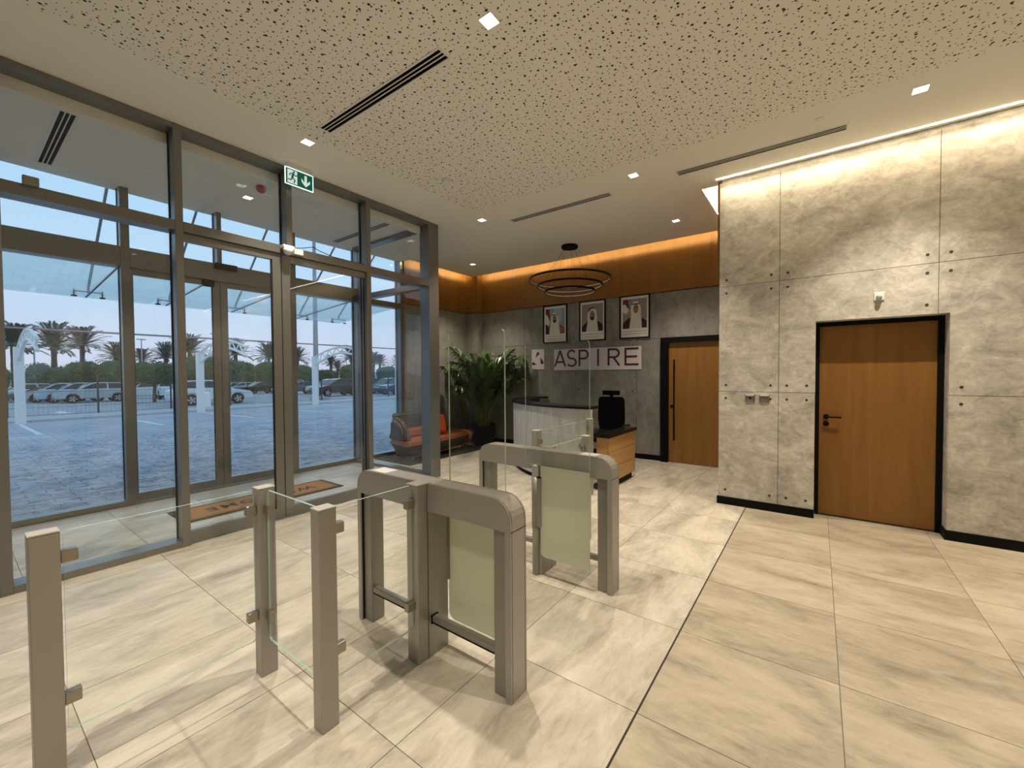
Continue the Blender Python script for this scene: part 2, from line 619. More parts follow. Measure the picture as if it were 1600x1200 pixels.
# door in the block
DR = struct('door_1', bx(DX0 + 0.036, DX1 - 0.044, CY + REC, CY + REC + 0.045, 0.008, DZ - 0.045), M['wood'], label='oak veneer door with black lever handle in the concrete block')
fr = BM()
box(fr, DX0, DX0 + 0.036, CY + REC - 0.03, CY + REC + 0.06, 0, DZ)
box(fr, DX1 - 0.044, DX1, CY + REC - 0.03, CY + REC + 0.06, 0, DZ)
box(fr, DX0 + 0.036, DX1 - 0.044, CY + REC - 0.03, CY + REC + 0.06, DZ - 0.045, DZ)
put('door_frame', fr, M['black'], DR)
bm = BM()
yq = CY + REC - 0.001
lx, lz = 0.078, 1.05
prism(bm, arc(lx, lz, 0.026, 0, 350, 20), 'y', yq, yq - 0.010)
tube(bm, [(lx, yq, lz), (lx, yq - 0.05, lz)], 0.009)
tube(bm, [(lx, yq - 0.05, lz), (lx + 0.125, yq - 0.05, lz)], 0.009)
put('lever_handle', bm, M['black'], DR)
bm = BM()
prism(bm, arc(lx, lz - 0.075, 0.026, 0, 350, 20), 'y', yq, yq - 0.010)
put('lock_rosette', bm, M['black'], DR)

# ---------------- back wall
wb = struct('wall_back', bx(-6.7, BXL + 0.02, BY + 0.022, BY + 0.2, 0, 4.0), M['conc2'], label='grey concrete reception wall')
bz = 2.915
g = 0.003
BJ = [-6.2, -5.05, -3.83, -2.61, -2.17]
for i in range(len(BJ) - 1):
    put('concrete_panel', bx(BJ[i] + g, BJ[i + 1] - g, BY, BY + 0.0215, 0, 2.125 - g), M['conc2'], wb)
for i in range(3):
    put('concrete_panel', bx(BJ[i] + g, BJ[i + 1] - g, BY, BY + 0.0215, 2.125 + g, bz - 0.012), M['conc2'], wb)
put('concrete_panel', bx(-2.61 + g, BXL, BY, BY + 0.0215, 2.125 + g, bz - 0.012), M['conc2'], wb)
WJ = [-6.2, -5.0, -3.8, -2.6, -1.4, BXL - 0.02]
for i in range(5):
    put('oak_panel', bx(WJ[i] + 0.001, WJ[i + 1] - 0.001, BY - 0.03, BY + 0.0215, bz, 3.98), M['woodband'], wb)
for xx, zz in ((-4.98, 2.03), (-2.68, 1.2), (-3.9, 1.2), (-3.76, 1.22), (-2.68, 2.03)): inst('anchor_hole', plug, wb, (xx, BY + 0.001, zz), (math.pi / 2, 0, 0))

# door in back wall
D2 = struct('door_2', bx(-2.045, -1.05, BY - 0.012, BY + 0.02, 0.006, 2.04), M['wood'], label='oak veneer door with tall black pull bar beside the reception')
fr = BM()
box(fr, -2.17, -2.047, BY - 0.07, BY + 0.02, 0, 2.125)
box(fr, -2.047, BXL - 0.002, BY - 0.07, BY + 0.02, 2.042, 2.125)
put('door_frame', fr, M['black'], D2)
bm = BM()
tube(bm, [(-1.945, BY - 0.07, 0.39), (-1.945, BY - 0.07, 1.75)], 0.0125, 10)
for zz in (0.52, 1.62): tube(bm, [(-1.945, BY - 0.07, zz), (-1.945, BY - 0.012, zz)], 0.008)
put('pull_bar', bm, M['black'], D2)
bm = BM()
prism(bm, arc(-1.99, 0.955, 0.028, 0, 350, 18), 'y', BY - 0.013, BY - 0.026)
put('lock_rosette', bm, M['black'], D2)

# ---------------- left solid wall and corner column
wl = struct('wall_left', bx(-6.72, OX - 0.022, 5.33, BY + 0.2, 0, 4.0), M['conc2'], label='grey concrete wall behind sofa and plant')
for a, b in ((5.33, 6.25), (6.25, 7.14)):
    put('concrete_panel', bx(OX - 0.0215, OX, a + g, b - g, 0, bz - 0.012), M['conc2'], wl)
put('oak_panel', bx(OX - 0.0215, OX + 0.03, 5.33, 7.14, bz, 3.98), M['woodband'], wl)
put('corner_column', bx(OX, -6.2, 7.14, BY + 0.02, 0, bz - 0.012), M['conc2'], wl)
put('column_cladding', bx(OX, -6.17, 7.11, BY + 0.02, bz, 3.98), M['woodband'], wl)
struct('wall_front', bx(-6.7, XR + 0.2, YF - 0.2, YF, 0, 4.0), M['conc2'], label='concrete wall at the near end of the lobby')
struct('wall_far_right', bx(XR, XR + 0.2, YF, BY + 0.2, 0, 4.0), M['conc'], label='concrete wall at the right end of the lobby')

# ---------------- ceiling with real openings
DOWN = [(-1.67, 2.06), (-3.905, 2.083), (-1.67, 4.585), (-3.887, 4.595), (0.628, 4.556), (-1.67, 6.305), (-5.58, 6.31),
        (0.63, 2.07), (-1.67, -0.43), (-3.9, -0.43), (0.63, -0.43), (2.9, -0.43), (2.9, 2.07), (2.9, 4.56),
        (-5.70, 2.275), (-5.70, -0.40)]
VENT = [(-3.60, -2.07, 2.075), (-1.28, 0.205, 4.84), (-3.575, -2.055, 4.88), (-6.46, -5.02, 0.665), (-6.46, -4.98, 3.87)]
VW = 0.062
DH = 0.046
HOLES = [(x - DH, x + DH, y - DH, y + DH) for x, y in DOWN] + [(a, b, y - VW, y + VW) for a, b, y in VENT]


def sheet(bm, x0, x1, y0, y1, z, holes):
    hs = [h for h in holes if h[0] < x1 and h[1] > x0 and h[2] < y1 and h[3] > y0]
    xs = sorted({x0, x1, *[min(max(v, x0), x1) for h in hs for v in h[:2]]})
    ys = sorted({y0, y1, *[min(max(v, y0), y1) for h in hs for v in h[2:]]})
    vd = {}

    def V(x, y):
        if (x, y) not in vd: vd[(x, y)] = bm.verts.new((x, y, z))
        return vd[(x, y)]
    for i in range(len(xs) - 1):
        for j in range(len(ys) - 1):
            cx, cy = (xs[i] + xs[i + 1]) / 2, (ys[j] + ys[j + 1]) / 2
            if any(h[0] < cx < h[1] and h[2] < cy < h[3] for h in hs): continue
            bm.faces.new((V(xs[i], ys[j]), V(xs[i], ys[j + 1]), V(xs[i + 1], ys[j + 1]), V(xs[i + 1], ys[j])))


PX0, PX1, PY0, PY1 = -3.79, 3.0, YF + 0.6, 4.31
bm = BM()
CE = 7.13           # ceiling edge at the cove on the back wall
CEX = -6.32
CBX = -1.135
sheet(bm, GX - 0.02, PX0, YF, 5.43, CZ, HOLES)
sheet(bm, PX0, PX1, PY1, 5.240, CZ, HOLES)
sheet(bm, PX0, PX1, YF, PY0, CZ, HOLES)
sheet(bm, PX1, XR, YF, 5.240, CZ, HOLES)
sheet(bm, PX0, BXL - 0.024, 5.240, 5.43, CZ, HOLES)
sheet(bm, CEX, CBX, 5.43, CE, CZ, HOLES)
sheet(bm, CEX, GX - 0.02, 4.36, 5.43, CZ, HOLES)
sheet(bm, OX - 0.1, CEX, 4.36, 5.33, CZ, HOLES)
sheet(bm, OX - 0.2, GX - 0.02, YF, 4.36, CZ, HOLES)
sheet(bm, BXL - 0.024, XR, 5.266, CY - 0.004, CZ, HOLES)
# upstands at the cove edges
box(bm, CBX, BXL - 0.024, 5.418, 5.43, CZ + 0.001, CZ + 0.25)
ce = struct('ceiling', bm, M['ceil'], label='plain painted ceiling')
bm = BM()
sheet(bm, PX0, PX1, PY0, PY1, CZ, HOLES)
put('perforated_board', bm, M['perf'], ce)
put('roof_slab', bx(-6.75, XR + 0.2, YF - 0.2, BY + 0.2, 3.985, 4.25), M['ceil'], ce)
# slot backing above the wall light
put('slot_backing', bx(BXL - 0.02, XR, 5.263, 5.266, CZ + 0.0003, CZ + 0.05), M['ceil'], ce)
LD = thing('led_profile', (1.3, 5.262, CZ), 'thin bright linear light along the ceiling above the concrete wall', 'light strip')
put('diffuser', bx(BXL - 0.025, XR, 5.2425, 5.2605, CZ - 0.005, CZ + 0.006), M['led'], LD)
ll = bpy.data.lights.new('led_beam', 'AREA')
ll.shape = 'RECTANGLE'
ll.size = XR - BXL
ll.size_y = 0.014
ll.energy = LED_W
ll.color = (1.0, 0.80, 0.53)
ll.spread = math.radians(88)
lb_ = bpy.data.objects.new('led_beam', ll)
COL.objects.link(lb_)
lb_.parent = LD
lb_.location = ((XR + BXL) / 2 - 1.3, 5.2515 - 5.262, -0.007)
lb_.rotation_euler = (math.radians(6), 0, 0)
put('housing', bx(BXL - 0.025, XR, 5.2405, 5.2625, CZ + 0.0065, CZ + 0.03), M['white'], LD)


def cove(name, label, a, mt='cove'):
    t = thing(name, ((a[0] + a[1]) / 2, (a[2] + a[3]) / 2, a[4]), label, 'light strip')
    put('led_tape', bx(*a), M[mt], t)
    return t


cove('cove_light', 'warm hidden light strip washing the oak above reception', (CEX + 0.05, CBX - 0.05, CE - 0.050, CE - 0.036, CZ + 0.022, CZ + 0.034))
cove('cove_light', 'warm hidden light strip washing the oak above the sofa', (CEX + 0.036, CEX + 0.050, 5.36, CE - 0.05, CZ + 0.022, CZ + 0.034))
cove('cove_light', 'bright ceiling slot light at the corner of the concrete block', (CBX - 0.012, CBX - 0.004, 5.48, CE - 0.05, CZ + 0.003, CZ + 0.018), 'covew')

# ---------------- downlights
LBL = {0: 'square recessed downlight in the middle of the perforated ceiling', 1: 'square downlight near the exit sign at the ceiling border',
       2: 'square downlight between the two long ceiling vents', 3: 'square downlight at the far corner of the perforated board',
       4: 'square downlight in front of the concrete wall light line', 5: 'square downlight in front of the reception wall, right of pendant',
       6: 'small downlight in the far left corner near the oak cladding', 14: 'downlight in the entrance vestibule ceiling'}
dl = BM()
for s in (-1, 1):
    box(dl, -0.052, 0.052, s * 0.049 - 0.003, s * 0.049 + 0.003, -0.003, 0.001)
    box(dl, s * 0.049 - 0.003, s * 0.049 + 0.003, -0.046, 0.046, -0.003, 0.001)
trim_me = bpy.data.meshes.new('trim_ring')
dl.to_mesh(trim_me)
dl.free()
trim_me.materials.append(M['white'])
dl = BM()
lo = [dl.verts.new(p) for p in ((-0.046, -0.046, 0), (0.046, -0.046, 0), (0.046, 0.046, 0), (-0.046, 0.046, 0))]
hi = [dl.verts.new(p) for p in ((-0.034, -0.034, 0.05), (0.034, -0.034, 0.05), (0.034, 0.034, 0.05), (-0.034, 0.034, 0.05))]
for k in range(4): dl.faces.new((lo[k], lo[(k + 1) % 4], hi[(k + 1) % 4], hi[k]))
dl.faces.new(hi)
refl_me = bpy.data.meshes.new('reflector')
dl.to_mesh(refl_me)
dl.free()
refl_me.materials.append(M['refl'])
dl = BM()
lathe(dl, [(0.024, 0.036), (0.024, 0.046)], seg=16)
lens_me = bpy.data.meshes.new('lens')
dl.to_mesh(lens_me)
dl.free()
lens_me.materials.append(M['lamp'])
for i, (x, y) in enumerate(DOWN):
    t = thing('downlight', (x, y, CZ), LBL.get(i, 'square recessed downlight behind the viewpoint'), 'ceiling light', 'recessed square downlights')
    inst('trim_ring', trim_me, t, (0, 0, 0))
    inst('reflector', refl_me, t, (0, 0, 0))
    inst('lens', lens_me, t, (0, 0, 0))
    ld = bpy.data.lights.new('downlight_beam', 'SPOT')
    ld.energy = SPOT_W * (0.35 if x < -4.7 and y < 4 else (0.85 if y > 6 else 1.0))
    ld.color = WARM
    ld.spot_size = math.radians(94)
    ld.spot_blend = 0.85
    ld.shadow_soft_size = 0.018
    lo_ = bpy.data.objects.new('downlight_beam', ld)
    COL.objects.link(lo_)
    lo_.parent = t
    lo_.location = (0, 0, -0.012)

# ---------------- slot vents
VL = ['long three-slot air vent set in the perforated ceiling', 'three-slot air vent near the concrete wall light line', 'three-slot air vent in the plain ceiling before reception',
      'three-slot air vent in the vestibule ceiling, nearest the viewer', 'three-slot air vent at the far end of the vestibule ceiling']
for (a, b, y), lb in zip(VENT, VL):
    t = thing('ceiling_vent', ((a + b) / 2, y, CZ), lb, 'vent', 'ceiling slot vents')
    bm = BM()
    box(bm, a, b, y - VW, y - VW + 0.016, CZ - 0.004, CZ + 0.001)
    box(bm, a, b, y + VW - 0.016, y + VW, CZ - 0.004, CZ + 0.001)
    box(bm, a, a + 0.016, y - VW + 0.016, y + VW - 0.016, CZ - 0.004, CZ + 0.001)
    box(bm, b - 0.016, b, y - VW + 0.016, y + VW - 0.016, CZ - 0.004, CZ + 0.001)
    put('vent_frame', bm, M['white'], t)
    for yy in (-0.015, 0.015):
        put('slat', bx(a + 0.016, b - 0.016, y + yy - 0.004, y + yy + 0.004, CZ - 0.003, CZ + 0.001), M['white'], t)
    put('plenum', bx(a, b, y - VW, y + VW, CZ + 0.0015, CZ + 0.05), M['void'], t)


def disc_thing(name, x, y, r, h, lb, cat, mt='white', z=CZ, grp=None):
    bm = BM()
    lathe(bm, [(r * 0.55, -h), (r * 0.85, -h * 0.85), (r * 0.88, -h * 0.4), (r, -h * 0.3), (r, 0)], (x, y, z), 28)
    return tag(put(name, bm, M[mt], None, smooth=False), lb, cat, grp)


disc_thing('smoke_detector', -3.395, 3.398, 0.055, 0.045, 'white round smoke detector on the perforated ceiling', 'detector')
disc_thing('sprinkler_cover', -0.004, 4.553, 0.035, 0.008, 'flat round sprinkler cover beside the vent by the concrete wall', 'sprinkler')
disc_thing('sprinkler_cover', -3.183, 4.58, 0.035, 0.008, 'flat round sprinkler cover beside the vent before reception', 'sprinkler')
disc_thing('sprinkler_cover', -2.403, 6.326, 0.035, 0.008, 'flat round sprinkler cover near the pendant lamp', 'sprinkler')
disc_thing('sprinkler_cover', -5.71, 1.344, 0.035, 0.008, 'flat round sprinkler cover in the vestibule, left', 'sprinkler')
disc_thing('sprinkler_cover', -5.60, 3.10, 0.035, 0.008, 'flat round sprinkler cover in the vestibule, right', 'sprinkler')
M['red'] = pbr('alarm_red', (0.42, 0.03, 0.03), 0.35)
bm = BM()
lathe(bm, [(0.02, -0.075), (0.045, -0.06), (0.055, -0.03), (0.05, 0)], (-5.24, 2.235, CZ), 24)
t = tag(put('alarm_sounder', bm, M['red']), 'red fire alarm sounder on the vestibule ceiling', 'alarm')

# ================================================================ GLAZING
GP = -4.65          # glass plane of inner screen


def pane(name, x0, x1, y0, y1, z0, z1, parent, mt='glass'):
    return put(name, bx(x0, x1, y0, y1, z0, z1), M[mt], parent)


inner = thing('window_1', (GX, 2.0, 0), 'inner glazed vestibule screen with grey metal mullions', None, kind='structure')
MW_ = 0.03
MY = [-0.86, 0.227, 1.25, 2.2, 3.165]
for y in MY:
    z0 = 2.80 if y == 2.2 else 0
    bm = BM()
    box(bm, GX - 0.17, GX, y - MW_, y + MW_, z0, CZ - 0.002, bev=0.002)
    put('mullion', bm, M['alu'], inner)
    put('gasket', bx(GP - 0.012, GP + 0.012, y - MW_ - 0.006, y + MW_ + 0.006, z0, CZ - 0.01), M['gasket'], inner)
put('corner_post', bx(GX - 0.19, GX, 4.16, 4.35, 0, CZ - 0.002, bev=0.002), M['alu'], inner)
put('corner_post', bx(GX - 0.17, GX, -1.95, -1.85, 0, CZ - 0.002), M['alu'], inner)
YS = [-1.85] + MY + [4.16]
for i in range(len(YS) - 1):
    a = YS[i] + (MW_ if i else 0) + 0.006
    b = YS[i + 1] - (MW_ if i < len(YS) - 2 else 0) - 0.006
    put('transom', bx(GX - 0.17, GX - 0.002, a - 0.005, b + 0.005, 2.795, 2.882, bev=0.002), M['alu'], inner)
    put('head_rail', bx(GX - 0.17, GX - 0.004, a - 0.005, b + 0.005, CZ - 0.045, CZ - 0.003), M['alu'], inner)
    put('gasket', bx(GP - 0.014, GP + 0.014, a, b, 2.882, 2.892), M['gasket'], inner)
    pane('upper_pane', GP - 0.006, GP + 0.006, a, b, 2.884, CZ - 0.05, inner)
    if i not in (3, 4):
        put('sill_rail', bx(GX - 0.17, GX - 0.002, a - 0.005, b + 0.005, 0, 0.055, bev=0.002), M['alu'], inner)
        pane('lower_pane', GP - 0.006, GP + 0.006, a, b, 0.056, 2.794, inner)
put('bulkhead', bx(GX - 0.25, GX - 0.175, -1.9, 4.2, 3.59, CZ), M['ceil'], inner)


def leaf(name, label, X, y0, y1, z1, stile0, stile1, rail=0.11):
    """glazed door leaf, room face at X"""
    t = thing(name, (X, (y0 + y1) / 2, 0), label, None, kind='structure')
    bm = BM()
    box(bm, X - 0.05, X, y0, y0 + stile0, 0.012, z1, bev=0.002)
    put('stile', bm, M['alu'], t)
    bm = BM()
    box(bm, X - 0.05, X, y1 - stile1, y1, 0.012, z1, bev=0.002)
    put('stile', bm, M['alu'], t)
    put('bottom_rail', bx(X - 0.05, X, y0 + stile0, y1 - stile1, 0.012, rail + 0.012, bev=0.002), M['alu'], t)
    put('top_rail', bx(X - 0.05, X, y0 + stile0, y1 - stile1, z1 - 0.07, z1, bev=0.002), M['alu'], t)
    put('gasket', bx(X - 0.034, X - 0.016, y0 + stile0, y0 + stile0 + 0.008, rail + 0.012, z1 - 0.07), M['gasket'], t)
    put('gasket', bx(X - 0.034, X - 0.016, y1 - stile1 - 0.008, y1 - stile1, rail + 0.012, z1 - 0.07), M['gasket'], t)
    pane('pane', X - 0.029, X - 0.021, y0 + stile0 + 0.008, y1 - stile1 - 0.008, rail + 0.013, z1 - 0.071, t)
    return t


leaf('door_3', 'inner sliding glass door leaf, left of the meeting stiles', GX - 0.03, 1.245, 2.118, 2.79, 0.04, 0.085)
leaf('door_4', 'inner sliding glass door leaf, right of the meeting stiles', GX - 0.03, 2.126, 3.17, 2.79, 0.085, 0.045)

# return of the vestibule
ret = thing('window_2', (-5.5, 4.3, 0), 'glazed end wall of the vestibule next to the sofa', None, kind='structure')
put('transom', bx(OX + 0.02, GX - 0.192, 4.22, 4.34, 2.80, 2.885), M['alu'], ret)
put('head_rail', bx(OX + 0.02, GX - 0.192, 4.22, 4.34, CZ - 0.05, CZ - 0.002), M['alu'], ret)
put('sill_rail', bx(OX + 0.02, GX - 0.192, 4.22, 4.34, 0, 0.05), M['alu'], ret)
pane('upper_pane', OX + 0.02, GX - 0.195, 4.276, 4.288, 2.886, CZ - 0.051, ret)
pane('lower_pane', OX + 0.02, GX - 0.195, 4.276, 4.288, 0.051, 2.799, ret)

# outer facade
outer = thing('window_3', (OX, 2.3, 0), 'outer entrance facade glazing with grey mullions', None, kind='structure')
OM = [(-0.78, -0.71), (0.27, 0.34), (1.245, 1.325), (2.21, 2.265), (3.175, 3.255), (4.31, 4.39), (5.255, 5.325)]
for k, (a, b) in enumerate(OM):
    z0 = 3.03 if k == 3 else 0
    put('mullion', bx(OX - 0.17, OX, a, b, z0, CZ + 0.2, bev=0.002), M['alu'], outer)
    put('gasket', bx(OX - 0.13, OX - 0.105, a - 0.006, b + 0.006, z0, CZ), M['gasket'], outer)
OP = OX - 0.118
for k in range(len(OM) - 1):
    a, b = OM[k][1] + 0.006, OM[k + 1][0] - 0.006
    last = k == len(OM) - 2
    z0, z1 = (2.80, 2.90) if last else (2.80, 3.03)
    put('transom', bx(OX - 0.17, OX - 0.002, a - 0.004, b + 0.004, z0, z1, bev=0.002), M['alu'], outer)
    pane('upper_pane', OP - 0.006, OP + 0.006, a, b, z1 + 0.001, CZ + 0.15, outer)
    if k in (2, 3): continue
    put('sill_rail', bx(OX - 0.17, OX - 0.002, a - 0.004, b + 0.004, 0, 0.06, bev=0.002), M['alu'], outer)
    pane('lower_pane', OP - 0.006, OP + 0.006, a, b, 0.061, 2.799, outer)
put('side_infill', bx(OX - 0.17, OX, YF, -0.78, 0, CZ + 0.2), M['conc2'], outer)
leaf('door_5', 'outer sliding glass door leaf, left half', OX - 0.06, 1.32, 2.253, 2.80, 0.035, 0.083, 0.10)
leaf('door_6', 'outer sliding glass door leaf, right half', OX - 0.06, 2.259, 3.18, 2.80, 0.083, 0.035, 0.10)

put('transom', bx(OX - 0.17, OX - 0.002, 2.205, 2.27, 2.80, 3.03), M['alu'], outer)
# small fittings on the glazing
bm = bx(OX, OX + 0.06, 2.17, 2.43, 2.955, 3.03, bev=0.008)
t = tag(put('door_sensor', bm, M['black']), 'black motion sensor on the outer door header', 'sensor')
t2 = bx(OX - 0.06, OX + 0.0, 2.05, 2.175, 2.71, 2.79, bev=0.006)
tag(put('door_closer', t2, M['black']), 'black closer box at the top of the outer door leaf', 'door closer')
dm = thing('dome_camera', (GX, 2.165, 2.83), 'white dome camera on the inner transom below the exit sign', 'camera')
bm = BM()
lathe(bm, [(0.012, -0.07), (0.035, -0.058), (0.048, -0.03), (0.05, 0.0)], (GX + 0.055, 2.155, 2.845), 24)
put('dome', bm, M['white'], dm, smooth=True)
put('bracket', bx(GX - 0.001, GX + 0.075, 2.10, 2.215, 2.845, 2.875, bev=0.006), M['white'], dm)
tag(put('junction_box', bx(GX, GX + 0.03, 2.235, 2.33, 2.81, 2.87, bev=0.005), M['white']), 'small white junction box beside the dome camera', 'junction box')
tag(put('transom_sensor', bx(GX, GX + 0.04, 0.355, 0.435, 2.872, 2.935, bev=0.006), M['silver2']), 'small beige sensor box on the transom at the left edge', 'sensor')
bm = BM()
tube(bm, [(GX - 0.02, 2.26, 2.885), (GX - 0.02, 2.36, 2.91), (GX - 0.02, 2.46, 2.945), (GX - 0.02, 2.54, 2.92), (GX - 0.02, 2.7, 2.89), (GX - 0.02, 2.95, 2.888), (GX - 0.02, 3.12, 2.889)], 0.004, 6)
tag(put('loose_cable', bm, M['black']), 'thin loose black cable lying along the transom', 'cable')

# ================================================================ EXIT SIGN
M['exitgreen'] = pbr('sign_green', (0.0, 0.10, 0.055), 0.4, emis=(0.0, 0.10, 0.055), estr=0.5)
M['exitwhite'] = pbr('sign_white', (0.8, 0.85, 0.85), 0.4, emis=(0.75, 0.95, 0.95), estr=0.55)
M['exitedge'] = emit('sign_lit_edge', (0.72, 1.0, 0.98), 1.6)
ex = thing('exit_sign', (-4.42, 2.26, 3.5), 'lit green and white exit sign with running figure and down arrow', 'sign')
SX, SY0, SY1, SZ0, SZ1 = -4.42, 2.122, 2.405, 3.503, 3.662
put('plate', bx(SX - 0.006, SX, SY0, SY1, SZ0, SZ1), M['exitgreen'], ex)
bm = BM()
e = 0.007
box(bm, SX - 0.008, SX + 0.003, SY0 - e, SY1 + e, SZ1, SZ1 + e)
box(bm, SX - 0.008, SX + 0.003, SY0 - e, SY1 + e, SZ0 - e, SZ0)
box(bm, SX - 0.008, SX + 0.003, SY0 - e, SY0, SZ0, SZ1)
box(bm, SX - 0.008, SX + 0.003, SY1, SY1 + e, SZ0, SZ1)
put('lit_edge', bm, M['exitedge'], ex)
put('mount', bx(SX - 0.02, SX + 0.02, SY0 + 0.02, SY1 - 0.02, SZ1 + e, CZ), M['white'], ex)


def ribbon(bm, pts, w, x0, x1, mi=0):
    """flat strokes in the YZ plane extruded along X"""
    for (y0, z0), (y1, z1) in zip(pts[:-1], pts[1:]):
        d = Vector((y1 - y0, z1 - z0))
        if d.length < 1e-6: continue
        d.normalize()
        nn = Vector((-d.y, d.x)) * w / 2
        d = d * w * 0.3
        prism(bm, [(y0 - d.x + nn.x, z0 - d.y + nn.y), (y1 + d.x + nn.x, z1 + d.y + nn.y), (y1 + d.x - nn.x, z1 + d.y - nn.y), (y0 - d.x - nn.x, z0 - d.y - nn.y)], 'x', x0, x1, mi)


bm = BM()
cy_, cz_ = SY0 + 0.072, SZ0 + 0.08
box(bm, SX + 0.0002, SX + 0.001, SY0 + 0.018, SY0 + 0.118, SZ0 + 0.012, SZ1 - 0.012)
put('doorway_symbol', bm, M['exitwhite'], ex)
bm = BM()
h = SX + 0.0012
prism(bm, arc(cy_ + 0.012, cz_ + 0.052, 0.011, 0, 340, 12), 'x', h, h + 0.001)
ribbon(bm, [(cy_ + 0.005, cz_ + 0.034), (cy_ - 0.006, cz_ - 0.006)], 0.022, h, h + 0.001)
ribbon(bm, [(cy_ - 0.006, cz_ - 0.006), (cy_ + 0.022, cz_ - 0.026), (cy_ + 0.012, cz_ - 0.056)], 0.012, h + 0.0002, h + 0.0012)
ribbon(bm, [(cy_ - 0.006, cz_ - 0.006), (cy_ - 0.018, cz_ - 0.034), (cy_ - 0.046, cz_ - 0.034)], 0.012, h + 0.0004, h + 0.0014)
ribbon(bm, [(cy_ + 0.007, cz_ + 0.034), (cy_ + 0.028, cz_ + 0.016), (cy_ + 0.044, cz_ + 0.028)], 0.010, h + 0.0006, h + 0.0016)
ribbon(bm, [(cy_ + 0.003, cz_ + 0.036), (cy_ - 0.026, cz_ + 0.030), (cy_ - 0.034, cz_ + 0.008)], 0.010, h + 0.0008, h + 0.0018)
put('running_figure', bm, M['exitgreen'], ex)
bm = BM()
ay, az = SY0 + 0.208, SZ0 + 0.08
prism(bm, [(ay - 0.013, az + 0.058), (ay + 0.013, az + 0.058), (ay + 0.013, az - 0.016), (ay + 0.046, az + 0.020), (ay + 0.046, az - 0.012), (ay, az - 0.060), (ay - 0.046, az - 0.012), (ay - 0.046, az + 0.020), (ay - 0.013, az - 0.016)], 'x', SX + 0.0002, SX + 0.0012)
put('down_arrow', bm, M['exitwhite'], ex)

# ================================================================ TURNSTILES
UL, UR, UH = -0.592, 0.592, 0.942


def u_profile(leg, grow=0.0, r=0.105):
    o = UR - grow
    top = UH - grow
    rr = max(r - grow, 0.01)
    pts = [(-o, 0.0)]
    pts += [(-o, top - rr)] + [(-o + rr + rr * math.cos(math.radians(a)), top - rr + rr * math.sin(math.radians(a))) for a in (165, 150, 135, 120, 105, 90)]
    pts += [(o - rr + rr * math.cos(math.radians(a)), top - rr + rr * math.sin(math.radians(a))) for a in (90, 75, 60, 45, 30, 15, 0)]
    pts += [(o, 0.0)]
    iz = 0.795 + grow
    ix = o - leg
    pts += [(ix, 0.0), (ix, iz), (-ix, iz), (-ix, 0.0)]
    return pts


def band(bm, y0, y1, th, r=0.105):
    """outer skin strip following the arch"""
    def path(g):
        o, top, rr = UR - g, UH - g, r - g
        p = [(-o, 0.0), (-o, top - rr)]
        p += [(-o + rr + rr * math.cos(math.radians(a)), top - rr + rr * math.sin(math.radians(a))) for a in (165, 150, 135, 120, 105, 90)]
        p += [(o - rr + rr * math.cos(math.radians(a)), top - rr + rr * math.sin(math.radians(a))) for a in (90, 75, 60, 45, 30, 15, 0)]
        return p + [(o, 0.0)]
    A, B = path(0), path(th)
    n = len(A)
    q = [[bm.verts.new((p[0], y, p[1])) for p in P] for P in (A, B) for y in (y0, y1)]
    a0, a1, b0, b1 = q
    fs = []
    for i in range(n - 1):
        fs += [bm.faces.new((a0[i], a1[i], a1[i + 1], a0[i + 1])), bm.faces.new((b0[i], b0[i + 1], b1[i + 1], b1[i])),
               bm.faces.new((a0[i], a0[i + 1], b0[i + 1], b0[i])), bm.faces.new((a1[i], b1[i], b1[i + 1], a1[i + 1]))]
    fs += [bm.faces.new((a0[0], b0[0], b1[0], a1[0])), bm.faces.new((a0[-1], a1[-1], b1[-1], b0[-1]))]
    bmesh.ops.recalc_face_normals(bm, faces=fs)


